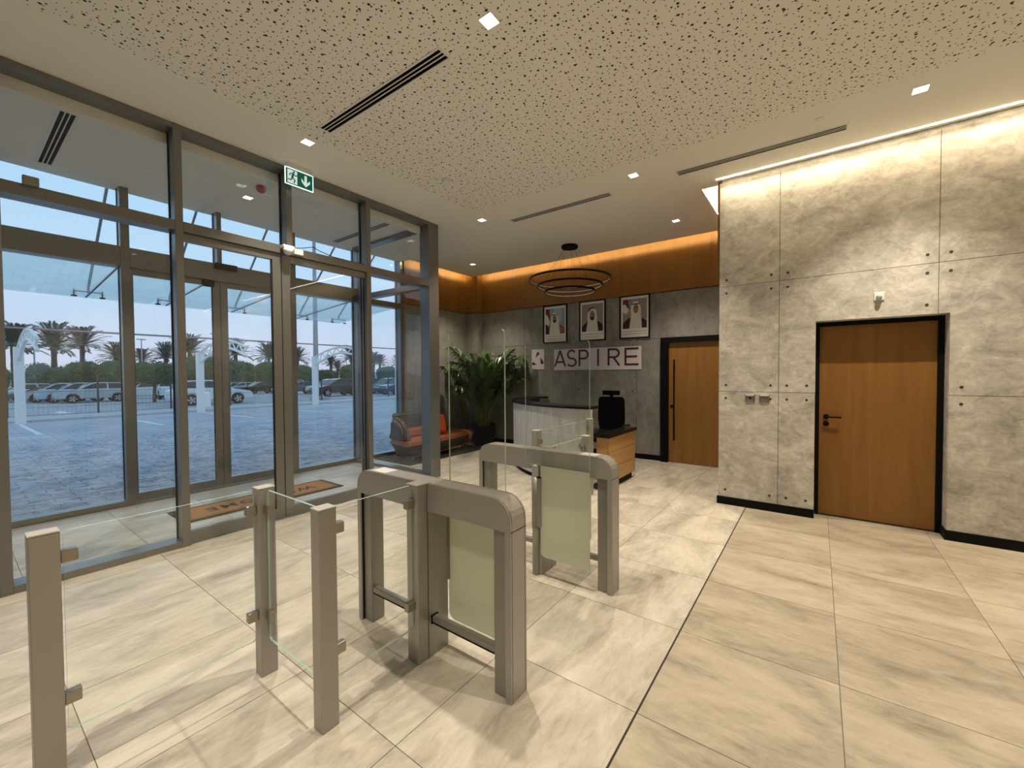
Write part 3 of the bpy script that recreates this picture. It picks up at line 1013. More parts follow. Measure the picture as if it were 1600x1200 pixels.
def turnstile(loc, s, label, reader_x):
    """s = +1: passage on +y side; -1: mirrored"""
    t = thing('turnstile', loc, label, 'turnstile', 'pair of swing-gate turnstiles')

    def P(name, bm, mt, smooth=False):
        if s < 0:
            bmesh.ops.scale(bm, vec=(1, -1, 1), verts=bm.verts)
            bmesh.ops.reverse_faces(bm, faces=bm.faces)
        return put(name, bm, mt, t, local=True, smooth=smooth)
    for a, b in ((-0.062, -0.0535), (0.0535, 0.062)):
        bm = BM()
        prism(bm, u_profile(0.034), 'y', a, b)
        P('side_plate', bm, M['silver'])
    bm = BM()
    prism(bm, u_profile(0.030, 0.004), 'y', -0.0534, 0.0534)
    P('core', bm, M['black'])
    bm = BM()
    band(bm, -0.0495, 0.0495, 0.0035)
    P('arch_cover', bm, M['silver'])
    for sx in (-1, 1):
        x0, x1 = sorted((sx * 0.555, sx * 0.478))
        P('leg', bx(x0, x1, -0.045, 0.045, 0, 0.7945, bev=0.006), M['silver2'])
        sx_ = sx * UR
        P('seam', bx(min(sx_, sx_ + sx * 0.0006), max(sx_, sx_ + sx * 0.0006), -0.062, 0.062, 0.795, 0.799), M['black'])
    P('underside', bx(-0.55, 0.55, -0.0533, 0.0533, 0.790, 0.7948), M['silver2'])
    # pillar with hinge
    bm = BM()
    box(bm, -0.043, 0.043, -0.132, -0.0625, 0, 0.936, bev=0.004)
    P('pillar', bm, M['silver'])
    bm = BM()
    box(bm, -0.043, 0.043, -0.0615, 0.085, 0, 0.7895, bev=0.003)
    P('pillar_core', bm, M['silver'])
    P('pillar_cap', bx(-0.045, 0.045, -0.134, -0.040, 0.936, 0.946, bev=0.002), M['silver'])
    P('seam', bx(0.0432, 0.0440, -0.0625, -0.0605, 0, 0.79), M['black'])
    bm = BM()
    lathe(bm, [(0.028, 0.0), (0.028, 0.826), (0.022, 0.836)], (-0.005, 0.088, 0), 24)
    P('hinge_post', bm, M['silver'], True)
    bm = BM()
    lathe(bm, [(0.0315, 0.36), (0.0315, 0.744)], (-0.005, 0.088, 0), 24)
    P('hinge_sleeve', bm, M['silver2'], True)
    P('sleeve_flange', bx(0.0, 0.052, 0.082, 0.110, 0.37, 0.742, bev=0.004), M['silver2'])
    P('sleeve_joint', bx(0.0, 0.054, 0.0815, 0.1105, 0.7425, 0.749), M['black'])
    # glass gate leaf: frosted below, clear above
    bm = BM()
    prism(bm, [(0.445, 0.150)] + arc(0.085, 0.19, 0.04, 270, 180, 6) + [(0.045, 0.83), (0.445, 0.83)], 'y', 0.092, 0.101)
    P('frosted_gate', bm, M['frost'])
    bm = BM()
    prism(bm, [(0.445, 0.831), (0.445, 1.72)] + arc(0.415, 1.72, 0.03, 0, 90, 5)[1:] + ([(0.055, 1.75), (0.055, 0.831)] if s > 0 else [(-0.09, 1.75), (-0.09, 0.84), (0.045, 0.84), (0.045, 0.831)]), 'y', 0.092, 0.101)
    for f in bm.faces:
        f.material_index = 0 if abs(f.normal.y) > 0.9 else 1
    P('clear_gate', bm, [M['panel_glass'], M['gedge']])
    # low bars
    P('low_bar', bx(0.044, 0.477, -0.040, 0.0, 0.185, 0.218, bev=0.003), M['silver2'])
    P('low_bar', bx(-0.477, -0.044, -0.040, 0.0, 0.185, 0.218, bev=0.003), M['silver2'])
    P('bar_end', bx(0.0435, 0.050, -0.044, 0.004, 0.178, 0.224), M['black'])
    P('bar_strip', bx(0.05, 0.477, -0.0412, -0.0402, 0.182, 0.190), M['black'])
    P('bar_strip', bx(-0.477, -0.044, -0.0412, -0.0402, 0.182, 0.190), M['black'])
    # card reader on the lid, its bright reflection put in as white
    P('reader_reflection', bx(reader_x - 0.065, reader_x + 0.065, -0.047, 0.047, UH - 0.0005, UH + 0.0016), M['white'])
    return t


turnstile((-1.708, 1.566, 0), 1, 'nearer champagne-grey turnstile with tall glass gate leaf', -0.40)
turnstile((-1.708, 2.722, 0), -1, 'farther champagne-grey turnstile in front of the reception desk', 0.40)


# ---------------- fence posts and glass
def post(x, y, label, clamps, notch=False):
    t = thing('barrier_post', (x, y, 0), label, 'post', 'glass barrier posts')
    put('shaft', bx(-0.034, 0.034, -0.040, 0.040, 0, 0.950, bev=0.004), M['silver'], t, local=True)
    put('cap', bx(-0.0345, 0.0345, -0.0405, 0.0405, 0.950, 0.957, bev=0.002), M['capm'], t, local=True)
    return t


def gpanel(x0, x1, y0, y1, label):
    bm = BM()
    th = 0.005
    z0, z1, r = 0.185, 0.945, 0.012
    if abs(x1 - x0) < 0.01:
        prism(bm, [(y0 + r, z0), (y1 - r, z0), (y1, z0 + r), (y1, z1 - r), (y1 - r, z1), (y0 + r, z1), (y0, z1 - r), (y0, z0 + r)], 'x', x0 - th, x0 + th)
        ax = 0
    else:
        prism(bm, [(x0 + r, z0), (x1 - r, z0), (x1, z0 + r), (x1, z1 - r), (x1 - r, z1), (x0 + r, z1), (x0, z1 - r), (x0, z0 + r)], 'y', y0 - th, y0 + th)
        ax = 1
    for f in bm.faces: f.material_index = 0 if abs(f.normal[ax]) > 0.9 else 1
    o = thing('glass_barrier', ((x0 + x1) / 2, (y0 + y1) / 2, 0), label, 'glass barrier', 'glass barrier panels')
    put('pane', bm, [M['panel_glass'], M['gedge']], o)
    for zz in (0.313, 0.85):
        for e in (0, 1):
            if ax == 0:
                a, b = ((y0 - 0.0095, y0 + 0.038), (y1 - 0.038, y1 + 0.0095))[e]
                put('glass_clamp', bx(x0 - 0.016, x0 + 0.016, a, b, zz - 0.024, zz + 0.024, bev=0.004), M['steel'], o)
            else:
                a, b = ((x0 - 0.0105, x0 + 0.037), (x1 - 0.037, x1 + 0.0105))[e]
                put('glass_clamp', bx(a, b, y0 - 0.016, y0 + 0.016, zz - 0.024, zz + 0.024, bev=0.004), M['steel'], o)
    return o


post(-2.272, 0.200, 'barrier post nearest the left edge of the picture', [(0, 1)])
post(-2.270, 0.951, 'barrier post in front of the welcome mat', [(0, -1), (1, 0)])
post(-1.703, 0.949, 'foreground barrier post next to the nearer turnstile', [(0, 1), (-1, 0)])
gpanel(-2.27, -2.27, 0.2495, 0.9015, 'clear glass panel at the lower left between two posts')
gpanel(-2.2255, -1.7475, 0.951, 0.951, 'clear glass panel crossing between the two front posts')
gpanel(-1.703, -1.703, 0.999, 1.424, 'clear glass panel joining front post and nearer turnstile')
post(-1.703, 3.46, 'barrier post just behind the farther turnstile', [(0, -1), (-1, 0)])
post(-2.272, 3.51, 'barrier post before the marble desk front', [(0, 1), (1, 0)])
post(-2.300, 4.78, 'barrier post beside the right end of the desk', [(0, -1)])
gpanel(-1.703, -1.703, 2.864, 3.41, 'clear glass panel joining farther turnstile and hidden post')
gpanel(-2.2275, -1.7475, 3.485, 3.485, 'clear glass panel crossing behind the farther turnstile')
gpanel(-2.285, -2.285, 3.5595, 4.7305, 'long clear glass panel running to the reception desk')

# ================================================================ DOORMAT
M['coir'] = pbr('coir', (0.36, 0.17, 0.06), 0.95, noise_amt=0.35, noise_scale=180, bump=0.6)
M['rubber'] = pbr('mat_rubber', (0.012, 0.010, 0.010), 0.85)
mt_ = thing('doormat', (-5.51, 2.32, 0), 'brown coir welcome mat with black border in the vestibule', 'doormat')
put('rubber_base', bx(-5.80, -5.22, 1.43, 3.21, 0.0006, 0.009, bev=0.002), M['rubber'], mt_)
put('coir_pile', bx(-5.755, -5.265, 1.49, 3.15, 0.009, 0.014), M['coir'], mt_)
bm = BM()
for a, b, c, d in ((-5.735, -5.285, 1.515, 1.523), (-5.735, -5.285, 3.117, 3.125), (-5.735, -5.727, 1.523, 3.117), (-5.293, -5.285, 1.523, 3.117)):
    box(bm, a, b, c, d, 0.0142, 0.0147)
put('border_line', bm, M['rubber'], mt_)
tx = bpy.data.curves.new('welcome_text', 'FONT')
tx.body = 'WELCOME'
tx.size = 0.22
tx.extrude = 0.0006
tx.offset = 0.004
tx.space_character = 1.25
tx.align_x = 'CENTER'
tx.align_y = 'CENTER'
to = bpy.data.objects.new('tmp', tx)
COL.objects.link(to)
dg = bpy.context.evaluated_depsgraph_get()
me = bpy.data.meshes.new_from_object(to.evaluated_get(dg))
bpy.data.objects.remove(to)
me.transform(Matrix.Translation((-5.51, 2.32, 0.0146)) @ Matrix.Rotation(-math.pi / 2, 4, 'Z'))
me.materials.clear()
put('lettering', me, M['rubber'], mt_)

# ================================================================ RECEPTION DESK
M['marble'] = concrete('washed_stone', (0.40, 0.405, 0.41), (0.74, 0.74, 0.73), 3.0, 0.35, (3.5, 3.5, 0.45), (0.32, 0.68), 0.05)
M['darkred'] = pbr('desk_inside', (0.05, 0.014, 0.010), 0.4)


def spline(P, n):
    out = []
    Q = [P[0]] + list(P) + [P[-1]]
    for i in range(1, len(Q) - 2):
        for k in range(n):
            t = k / n
            p0, p1, p2, p3 = Q[i - 1], Q[i], Q[i + 1], Q[i + 2]
            out.append(tuple(0.5 * ((2 * b) + (-a + c) * t + (2 * a - 5 * b + 4 * c - d) * t * t + (-a + 3 * b - 3 * c + d) * t ** 3) for a, b, c, d in zip(p0, p1, p2, p3)))
    out.append(tuple(P[-1]))
    return out


def sweep(bm, path, off0, off1, z0, z1, mi=0, bev=0.0):
    """slab following a plan path between two lateral offsets (left of travel is positive)"""
    L = []
    n = len(path)
    for i, p in enumerate(path):
        a = Vector(path[max(i - 1, 0)])
        b = Vector(path[min(i + 1, n - 1)])
        d = (b - a).normalized()
        nn = Vector((-d.y, d.x))
        L.append((Vector(p) + nn * off0, Vector(p) + nn * off1))
    R = [[bm.verts.new((q[k].x, q[k].y, z)) for q in L] for k in (0, 1) for z in (z0, z1)]
    a0, a1, b0, b1 = R
    fs = []
    for i in range(n - 1):
        fs += [bm.faces.new((a0[i], a0[i + 1], a1[i + 1], a1[i])), bm.faces.new((b0[i], b1[i], b1[i + 1], b0[i + 1])),
               bm.faces.new((a1[i], a1[i + 1], b1[i + 1], b1[i])), bm.faces.new((a0[i], b0[i], b0[i + 1], a0[i + 1]))]
    fs += [bm.faces.new((a0[0], a1[0], b1[0], b0[0])), bm.faces.new((a0[-1], b0[-1], b1[-1], a1[-1]))]
    for f in fs: f.material_index = mi
    bmesh.ops.recalc_face_normals(bm, faces=fs)


dp = spline([(-2.36, 4.955), (-2.72, 4.945), (-3.12, 5.02), (-3.62, 5.24), (-4.05, 5.58), (-4.37, 6.05), (-4.50, 6.55), (-4.46, 6.95)], 6)
dk = thing('reception_desk', (-3.4, 5.7, 0), 'curved reception desk with pale stone front and black counter', 'desk')
# travel goes right to left, so the room side is to the left of travel (positive = away from staff)
bm = BM()
sweep(bm, dp, -0.03, 0.0, 0.06, 1.055)
put('stone_front', bm, M['marble'], dk, smooth=False)
bm = BM()
sweep(bm, dp, -0.05, -0.031, 0.0, 1.055)
put('inner_lining', bm, M['darkred'], dk)
bm = BM()
sweep(bm, dp, -0.04, -0.015, 0.0, 0.06)
put('plinth', bm, M['black'], dk)
bm = BM()
sweep(bm, dp, -0.27, 0.025, 1.055, 1.085)
put('counter_top', bm, M['blackg'], dk)
bm = BM()
sweep(bm, dp[:-4], -0.62, -0.055, 0.70, 0.73)
put('work_top', bm, M['blackg'], dk)

cb = thing('drawer_cabinet', (-2.22, 5.5, 0), 'oak drawer cabinet with black top at the right end of the desk', 'cabinet')
put('body', bx(-2.318, -2.165, 5.02, 5.98, 0.09, 0.69), M['woodcab'], cb)
for z0, z1 in ((0.095, 0.29), (0.295, 0.49), (0.495, 0.686)):
    put('drawer', bx(-2.1655, -2.150, 5.024, 5.976, z0, z1, bev=0.0015), M['woodcab'], cb)
put('plinth', bx(-2.318, -2.19, 5.06, 5.95, 0, 0.09), M['black'], cb)
put('cabinet_top', bx(-2.318, -2.13, 5.0, 6.0, 0.69, 0.735, bev=0.003), M['blackg'], cb)

# office chair
M['mesh'] = pbr('chair_fabric', (0.003, 0.003, 0.003), 0.9, spec=0.1, noise_amt=0.2, noise_scale=200)
oc = thing('office_chair', (-2.72, 6.30, 0), 'black high-back office chair with headrest behind the desk', 'chair', rz=0.12)


def L(name, bm, mt, t, smooth=False):
    return put(name, bm, mt, t, local=True, smooth=smooth)


L('seat', bx(-0.25, 0.25, -0.27, 0.22, 0.44, 0.52, bev=0.03), M['mesh'], oc)
bm = BM()
prism(bm, [(-0.19, 0.56), (0.19, 0.56), (0.225, 0.75), (0.215, 1.09), (0.19, 1.135), (-0.19, 1.135), (-0.215, 1.09), (-0.225, 0.75)], 'y', 0.20, 0.25)
bmesh.ops.bevel(bm, geom=bm.edges[:], offset=0.012, segments=2, affect='EDGES')
L('backrest', bm, M['mesh'], oc)
L('headrest', bx(-0.145, 0.145, 0.19, 0.235, 1.165, 1.24, bev=0.015), M['mesh'], oc)
L('headrest_stem', bx(-0.025, 0.025, 0.22, 0.245, 1.08, 1.2), M['black'], oc)
bm = BM()
tube(bm, [(0, 0.1, 0.44), (0, 0.27, 0.47), (0, 0.27, 0.75)], 0.025, 8)
L('back_support', bm, M['black'], oc)
for s_ in (-1, 1):
    bm = BM()
    tube(bm, [(s_ * 0.2, 0.0, 0.45), (s_ * 0.30, 0.0, 0.46), (s_ * 0.30, 0.0, 0.68)], 0.018, 8)
    box(bm, s_ * 0.30 - 0.04, s_ * 0.30 + 0.04, -0.13, 0.12, 0.68, 0.71, bev=0.01)
    L('armrest', bm, M['black'], oc)
bm = BM()
lathe(bm, [(0.03, 0.08), (0.03, 0.44)], seg=16)
L('gas_column', bm, M['black'], oc)
for k in range(5):
    a = k * 2 * math.pi / 5 + 0.3
    bm = BM()
    tube(bm, [(0, 0, 0.10), (0.30 * math.cos(a), 0.30 * math.sin(a), 0.065)], 0.02, 8, rs=[0.026, 0.016])
    L('base_leg', bm, M['black'], oc)
    bm = BM()
    c, s_ = math.cos(a), math.sin(a)
    tube(bm, [(0.30 * c - 0.02 * s_, 0.30 * s_ + 0.02 * c, 0.028), (0.30 * c + 0.02 * s_, 0.30 * s_ - 0.02 * c, 0.028)], 0.028, 12)
    L('castor', bm, M['black'], oc)

# ================================================================ PENDANT
pd = thing('ring_pendant', (-3.457, 6.414, CZ), 'black pendant lamp of three stacked thin rings', 'pendant lamp')
bm = BM()
lathe(bm, [(0.135, -0.045), (0.14, -0.04), (0.14, 0)], (-3.457, 6.414, CZ), 36)
put('ceiling_rose', bm, M['black'], pd)
RINGS = [(0.69, 3.145), (0.55, 3.035), (0.425, 2.935)]
for r, z in RINGS:
    bm = BM()
    pts = [(-3.457 + r * math.cos(2 * math.pi * k / 64), 6.414 + r * math.sin(2 * math.pi * k / 64), z) for k in range(64)]
    n = 64
    rings = [[bm.verts.new((-3.457 + rr * math.cos(2 * math.pi * k / n), 6.414 + rr * math.sin(2 * math.pi * k / n), zz)) for k in range(n)] for rr, zz in ((r - 0.008, z - 0.014), (r + 0.008, z - 0.014), (r + 0.008, z + 0.014), (r - 0.008, z + 0.014))]
    for i in range(4):
        for k in range(n): bm.faces.new((rings[i][k], rings[i][(k + 1) % n], rings[(i + 1) % 4][(k + 1) % n], rings[(i + 1) % 4][k]))
    bmesh.ops.recalc_face_normals(bm, faces=bm.faces)
    ro = put('ring', bm, M['black'], pd)
    bm = BM()
    rings = [[bm.verts.new((-3.457 + (r - 0.0085) * math.cos(2 * math.pi * k / n), 6.414 + (r - 0.0085) * math.sin(2 * math.pi * k / n), zz)) for k in range(n)] for zz in (z - 0.010, z + 0.010)]
    for k in range(n): bm.faces.new((rings[0][k], rings[1][k], rings[1][(k + 1) % n], rings[0][(k + 1) % n]))
    put('diffuser', bm, M['white'], ro)
bm = BM()
for k, (r, z) in enumerate(RINGS):
    for j in range(3):
        a = j * 2 * math.pi / 3 + k * 0.7 + 2.6
        tube(bm, [(-3.457 + 0.1 * math.cos(a), 6.414 + 0.1 * math.sin(a), CZ - 0.04), (-3.457 + r * math.cos(a), 6.414 + r * math.sin(a), z)], 0.0014, 5)
put('suspension_wires', bm, M['black'], pd)

# ================================================================ LOGO AND PORTRAITS
M['signboard'] = pbr('sign_board', (0.72, 0.69, 0.70), 0.4, noise_amt=0.03)
M['maroon'] = pbr('maroon_print', (0.085, 0.008, 0.035), 0.4)
BW = BY - 0.0005


def strokes(bm, pts, w, y0, y1):
    """polyline strokes in the XZ plane with mitred joins"""
    n = len(pts)
    closed = pts[0] == pts[-1]
    lf, rg = [], []
    for i in range(n):
        p = Vector(pts[i])
        if closed and i in (0, n - 1):
            a, b = Vector(pts[-2]), Vector(pts[1])
        else:
            a, b = Vector(pts[max(i - 1, 0)]), Vector(pts[min(i + 1, n - 1)])
        d1 = (p - a).normalized() if (p - a).length > 1e-9 else (b - p).normalized()
        d2_ = (b - p).normalized() if (b - p).length > 1e-9 else d1
        d = (d1 + d2_).normalized()
        nn = Vector((-d.y, d.x))
        k = w / 2 / max(0.35, nn.dot(Vector((-d1.y, d1.x))))
        lf.append(p + nn * k)
        rg.append(p - nn * k)
    for i in range(n - 1):
        prism(bm, [tuple(lf[i]), tuple(lf[i + 1]), tuple(rg[i + 1]), tuple(rg[i])], 'y', y0, y1)


sg = thing('lobby_sign', (-3.42, BY, 1.59), 'pale sign board with dark maroon letters ASPIRE on reception wall', 'sign')
SX0, SX1, SZ0_, SZ1_ = -4.305, -2.522, 1.592, 2.008
SEG = [SX0, -3.80, -3.62, -3.20, SX1]
for i in range(4):
    put('board', bx(SEG[i] + 0.0006, SEG[i + 1] - 0.0006, BW - 0.012, BW, SZ0_, SZ1_), M['signboard'], sg)
zb, zt = 1.665, 1.985
H_ = zt - zb
w_ = 0.036
lt0, lt1 = BW - 0.017, BW - 0.0122


def letter(name, lines):
    bm = BM()
    for k, q in enumerate(lines): strokes(bm, q, w_, lt0 - 0.0002 * k, lt1)
    put(name, bm, M['maroon'], sg)


def ell(cx, cz, rx, rz, a0, a1, n=14):
    return [(cx + rx * math.cos(math.radians(a0 + (a1 - a0) * i / n)), cz + rz * math.sin(math.radians(a0 + (a1 - a0) * i / n))) for i in range(n + 1)]


letter('letter_a', [[(-4.285, zb), (-4.165, zt)], [(-4.165, zt), (-4.045, zb)], [(-4.245, zb + 0.09), (-4.085, zb + 0.09)]])
S1 = ell(-3.905, zt - H_ * 0.27, 0.085, H_ * 0.25, 35, 270, 12)
S2 = ell(-3.905, zb + H_ * 0.255, 0.095, H_ * 0.235, 90, -150, 12)
letter('letter_s', [S1, S2])
letter('letter_p', [[(-3.735, zb), (-3.735, zt)], [(-3.735, zt - w_ / 2), (-3.64, zt - w_ / 2)] + ell(-3.64, zt - 0.095, 0.085, 0.078, 85, -85, 10) + [(-3.735, zt - 0.173)]])
letter('letter_i', [[(-3.345, zb), (-3.345, zt)]])
letter('letter_r', [[(-3.135, zb), (-3.135, zt)], [(-3.135, zt - w_ / 2), (-3.02, zt - w_ / 2)] + ell(-3.02, zt - 0.09, 0.085, 0.073, 85, -85, 10) + [(-3.135, zt - 0.163)], [(-3.04, zt - 0.165), (-2.925, zb)]])
letter('letter_e', [[(-2.81, zb), (-2.81, zt)], [(-2.81, zt - w_ / 2), (-2.57, zt - w_ / 2)], [(-2.81, zb + w_ / 2), (-2.57, zb + w_ / 2)], [(-2.81, zb + H_ / 2), (-2.595, zb + H_ / 2)]])
lg = thing('logo_board', (-4.69, BY, 1.61), 'small pale board with three maroon drop marks left of the lettering', 'sign')
put('board', bx(-4.845, -4.545, BW - 0.012, BW, 1.612, 2.03), M['signboard'], lg)


def drop(bm, cx, cz, ln, r, ang):
    pts = []
    for k in range(11):
        a = math.radians(-110 + 220 * k / 10)
        pts.append((r * math.cos(a), r * math.sin(a)))
    pts.append((-ln, 0.0))
    c, s_ = math.cos(ang), math.sin(ang)
    prism(bm, [(cx + x * c - z * s_, cz + x * s_ + z * c) for x, z in pts], 'y', BW - 0.015, BW - 0.0122)


for a_ in ((-4.69, 1.945, 0.115, 0.030, math.radians(55)), (-4.590, 1.755, 0.12, 0.034, math.radians(-72)), (-4.808, 1.735, 0.085, 0.028, math.radians(168))):
    bm = BM()
    drop(bm, *a_)
    put('drop_mark', bm, M['maroon'], lg)

PM = {k: pbr('print_' + k, v, 0.6) for k, v in dict(bgA=(0.30, 0.34, 0.37), bgB=(0.30, 0.26, 0.23), bgC=(0.30, 0.25, 0.24), cloth=(0.74, 0.72, 0.67), cloth2=(0.50, 0.47, 0.43), skin=(0.36, 0.18, 0.10),
      dark=(0.015, 0.015, 0.016), beard=(0.03, 0.014, 0.010), red=(0.25, 0.01, 0.02), green=(0.02, 0.07, 0.035), gold=(0.22, 0.11, 0.03), ink=(0.22, 0.20, 0.17), blue=(0.42, 0.50, 0.55)).items()}


def oval(cx, cz, rx, rz, n=20):
    return [(cx + rx * math.cos(2 * math.pi * k / n), cz + rz * math.sin(2 * math.pi * k / n)) for k in range(n)]


def portrait(x0, x1, z0, z1, label, layers, bg, lines):
    t = thing('framed_portrait', ((x0 + x1) / 2, BY, z0), label, 'picture', 'framed portraits above the sign')
    f = 0.022
    y1 = BW
    bm = BM()
    box(bm, x0, x0 + f, y1 - 0.028, y1, z0, z1)
    box(bm, x1 - f, x1, y1 - 0.028, y1, z0, z1)
    box(bm, x0 + f, x1 - f, y1 - 0.028, y1, z0, z0 + f)
    box(bm, x0 + f, x1 - f, y1 - 0.028, y1, z1 - f, z1)
    put('frame', bm, M['black'], t)
    mo = put('mount', bx(x0 + f, x1 - f, y1 - 0.012, y1 - 0.001, z0 + f, z1 - f), M['paper'], t)
    W, Hh = x1 - x0, z1 - z0
    px0, px1, pz0, pz1 = x0 + 0.10 * W, x1 - 0.10 * W, z0 + 0.235 * Hh, z1 - 0.09 * Hh
    put('print', bx(px0, px1, y1 - 0.0126, y1 - 0.0121, pz0, pz1), bg, t)

    def clip(p):
        return (px0 + min(max(p[0], 0), 1) * (px1 - px0), pz0 + min(max(p[1], 0), 1) * (pz1 - pz0))
    for k, (nm, poly, mt) in enumerate(layers):
        bm = BM()
        prism(bm, [clip(q) for q in poly], 'y', y1 - 0.0128 - 0.0002 * k, y1 - 0.0126)
        put(nm, bm, mt, mo)
    bm = BM()
    for (a, b, zz) in lines:
        box(bm, x0 + a * W, x0 + b * W, y1 - 0.0124, y1 - 0.0121, z0 + zz * Hh - 0.0035, z0 + zz * Hh + 0.0035)
    put('caption', bm, PM['ink'], mo)


def figure(cx, top, s, beard, robe, headband, wide=0.30):
    """layers of a half-length portrait print: robe, shirt, headcloth, face"""
    ly = []
    ly.append(('robe', [(0.0, 0.0), (0.02, 0.20), (0.25, 0.36), (0.78, 0.36), (0.99, 0.22), (1.0, 0.0)], robe))
    ly.append(('shirt', [(cx - wide, 0.0), (cx - 0.20, 0.45), (cx + 0.22, 0.45), (cx + wide - 0.02, 0.0)], PM['cloth']))
    ly.append(('headcloth', [(cx - 0.20 * s, top - 0.62 * s), (cx - 0.26 * s, top - 0.40 * s), (cx - 0.21 * s, top - 0.12 * s), (cx - 0.10 * s, top), (cx + 0.08 * s, top), (cx + 0.20 * s, top - 0.12 * s), (cx + 0.26 * s, top - 0.42 * s), (cx + 0.20 * s, top - 0.64 * s)], PM['cloth']))
    ly.append(('face', oval(cx, top - 0.30 * s, 0.125 * s, 0.20 * s), PM['skin']))
    if beard:
        ly.append(('beard', [(cx - 0.125 * s, top - 0.30 * s), (cx - 0.11 * s, top - 0.44 * s), (cx, top - 0.52 * s), (cx + 0.11 * s, top - 0.44 * s), (cx + 0.125 * s, top - 0.30 * s), (cx + 0.06 * s, top - 0.37 * s), (cx - 0.06 * s, top - 0.37 * s)], PM['beard']))
    ly.append(('brow', [(cx - 0.095 * s, top - 0.235 * s), (cx + 0.095 * s, top - 0.235 * s), (cx + 0.095 * s, top - 0.262 * s), (cx - 0.095 * s, top - 0.262 * s)], PM['beard']))
    if headband == 'band':
        ly.append(('head_cord', [(cx - 0.20 * s, top - 0.09 * s), (cx + 0.19 * s, top - 0.09 * s), (cx + 0.20 * s, top - 0.14 * s), (cx, top - 0.115 * s), (cx - 0.21 * s, top - 0.14 * s)], PM['dark']))
    else:
        ly.append(('head_cord', [(cx - 0.23 * s, top - 0.16 * s), (cx - 0.12 * s, top + 0.01 * s), (cx + 0.08 * s, top + 0.01 * s), (cx + 0.14 * s, top - 0.04 * s), (cx - 0.04 * s, top - 0.03 * s), (cx - 0.20 * s, top - 0.16 * s)], PM['dark']))
    return ly


flag = [('flag_red', [(0.02, 1.0), (0.20, 1.0), (0.22, 0.72), (0.0, 0.76)], PM['red']), ('flag_green', [(0.10, 0.85), (0.22, 0.80), (0.26, 0.50), (0.16, 0.58)], PM['green']),
        ('flag_white', [(0.0, 0.74), (0.08, 0.78), (0.24, 0.50), (0.14, 0.32), (0.0, 0.40)], PM['cloth']), ('flag_black', [(0.0, 0.42), (0.12, 0.34), (0.20, 0.0), (0.0, 0.0)], PM['dark'])]
portrait(-4.555, -4.003, 2.145, 2.905, 'framed portrait at left, bearded man in white headcloth, flag behind', [('backdrop', [(0.45, 1.0), (0.85, 1.0), (0.85, 0.45), (0.45, 0.45)], PM['blue'])] + figure(0.48, 0.84, 0.80, True, PM['gold'], 'band') + flag,
         PM['bgA'], [(0.10, 0.90, 0.175), (0.10, 0.90, 0.115), (0.15, 0.85, 0.075)])
portrait(-3.735, -3.193, 2.145, 2.912, 'framed portrait in the middle, bearded man in white headcloth with dark robe', figure(0.50, 0.86, 0.92, True, PM['dark'], 'slant'), PM['bgB'], [(0.08, 0.92, 0.165), (0.22, 0.78, 0.10)])
portrait(-2.918, -2.368, 2.145, 2.918, 'framed portrait at right, clean-shaven man in pale headcloth, large flag', figure(0.55, 0.92, 0.84, False, PM['dark'], 'band', 0.27) + [(a, [(x * 1.15, 0.28 + y * 0.72) for x, y in b], c) for a, b, c in flag[:3]], PM['bgC'], [(0.10, 0.90, 0.165), (0.10, 0.90, 0.105)])

# ================================================================ SMALL WALL FITTINGS
ws = thing('wall_sensor', (0.47, CY, 2.2), 'small white square sensor above the recessed oak door', 'sensor')
put('back_plate', bx(0.432, 0.508, CY - 0.014, CY - 0.0025, 2.205, 2.285, bev=0.004), M['white'], ws)
bm = BM()
lathe(bm, [(0.012, -0.05), (0.02, -0.04), (0.022, -0.01), (0.022, 0.0)], (0, 0, 0), 16)
bm.transform(Matrix.Translation((0.47, CY - 0.014, 2.245)) @ Matrix.Rotation(-math.pi / 2, 4, 'X'))
put('sensor_eye', bm, M['white'], ws)
for cx, lb, hole in ((-0.605, 'left metal wall box with a dark cable hole', True), (-0.468, 'right metal wall box next to the panel joint', False)):
    t = thing('wall_box', (cx, CY, 1.19), lb, 'wall box', 'pair of open wall boxes')
    a, b, z0, z1 = cx - 0.048, cx + 0.048, 1.192, 1.278
    bm = BM()
    box(bm, a, a + 0.008, CY - 0.012, CY - 0.0025, z0, z1)
    box(bm, b - 0.008, b, CY - 0.012, CY - 0.0025, z0, z1)
    box(bm, a + 0.008, b - 0.008, CY - 0.012, CY - 0.0025, z0, z0 + 0.008)
    put('rim', bm, M['steel'], t)
    put('top_flap', bx(a + 0.008, b - 0.008, CY - 0.016, CY - 0.0025, z1 - 0.016, z1), M['white'], t)
    put('back', bx(a + 0.008, b - 0.008, CY - 0.006, CY - 0.0025, z0 + 0.008, z1 - 0.016), M['silver2'], t)
    bm = BM()
    prism(bm, oval(cx, 1.235, 0.012, 0.012, 14), 'y', CY - 0.0075, CY - 0.006)
    put('cable_hole' if hole else 'screw', bm, M['black'] if hole else M['steel'], t)

# ================================================================ SOFA AND DARK FLOOR SHEET
M['leather'] = pbr('grey_leather', (0.085, 0.072, 0.062), 0.42, noise_amt=0.12, noise_scale=30, bump=0.1)
M['orange'] = pbr('tan_leather', (0.34, 0.105, 0.038), 0.42, noise_amt=0.10, noise_scale=30, bump=0.1)
M['brown'] = pbr('brown_piping', (0.25, 0.105, 0.07), 0.45)
M['floor_sheet'] = pbr('dark_floor_sheet', (0.022, 0.017, 0.014), 0.95, noise_amt=0.4, noise_scale=120, bump=0.5)
tag(put('floor_sheet', bx(-6.42, -5.46, 4.56, 6.62, 0.0006, 0.010, bev=0.003), M['floor_sheet']), 'thin dark sheet under the sofa', 'floor_sheet')  # thin dark sheet lying on the floor below the sofa
so = thing('sofa', (-6.0, 5.6, 0.0), 'grey and tan leather lounge sofa with a chaise end', 'sofa')


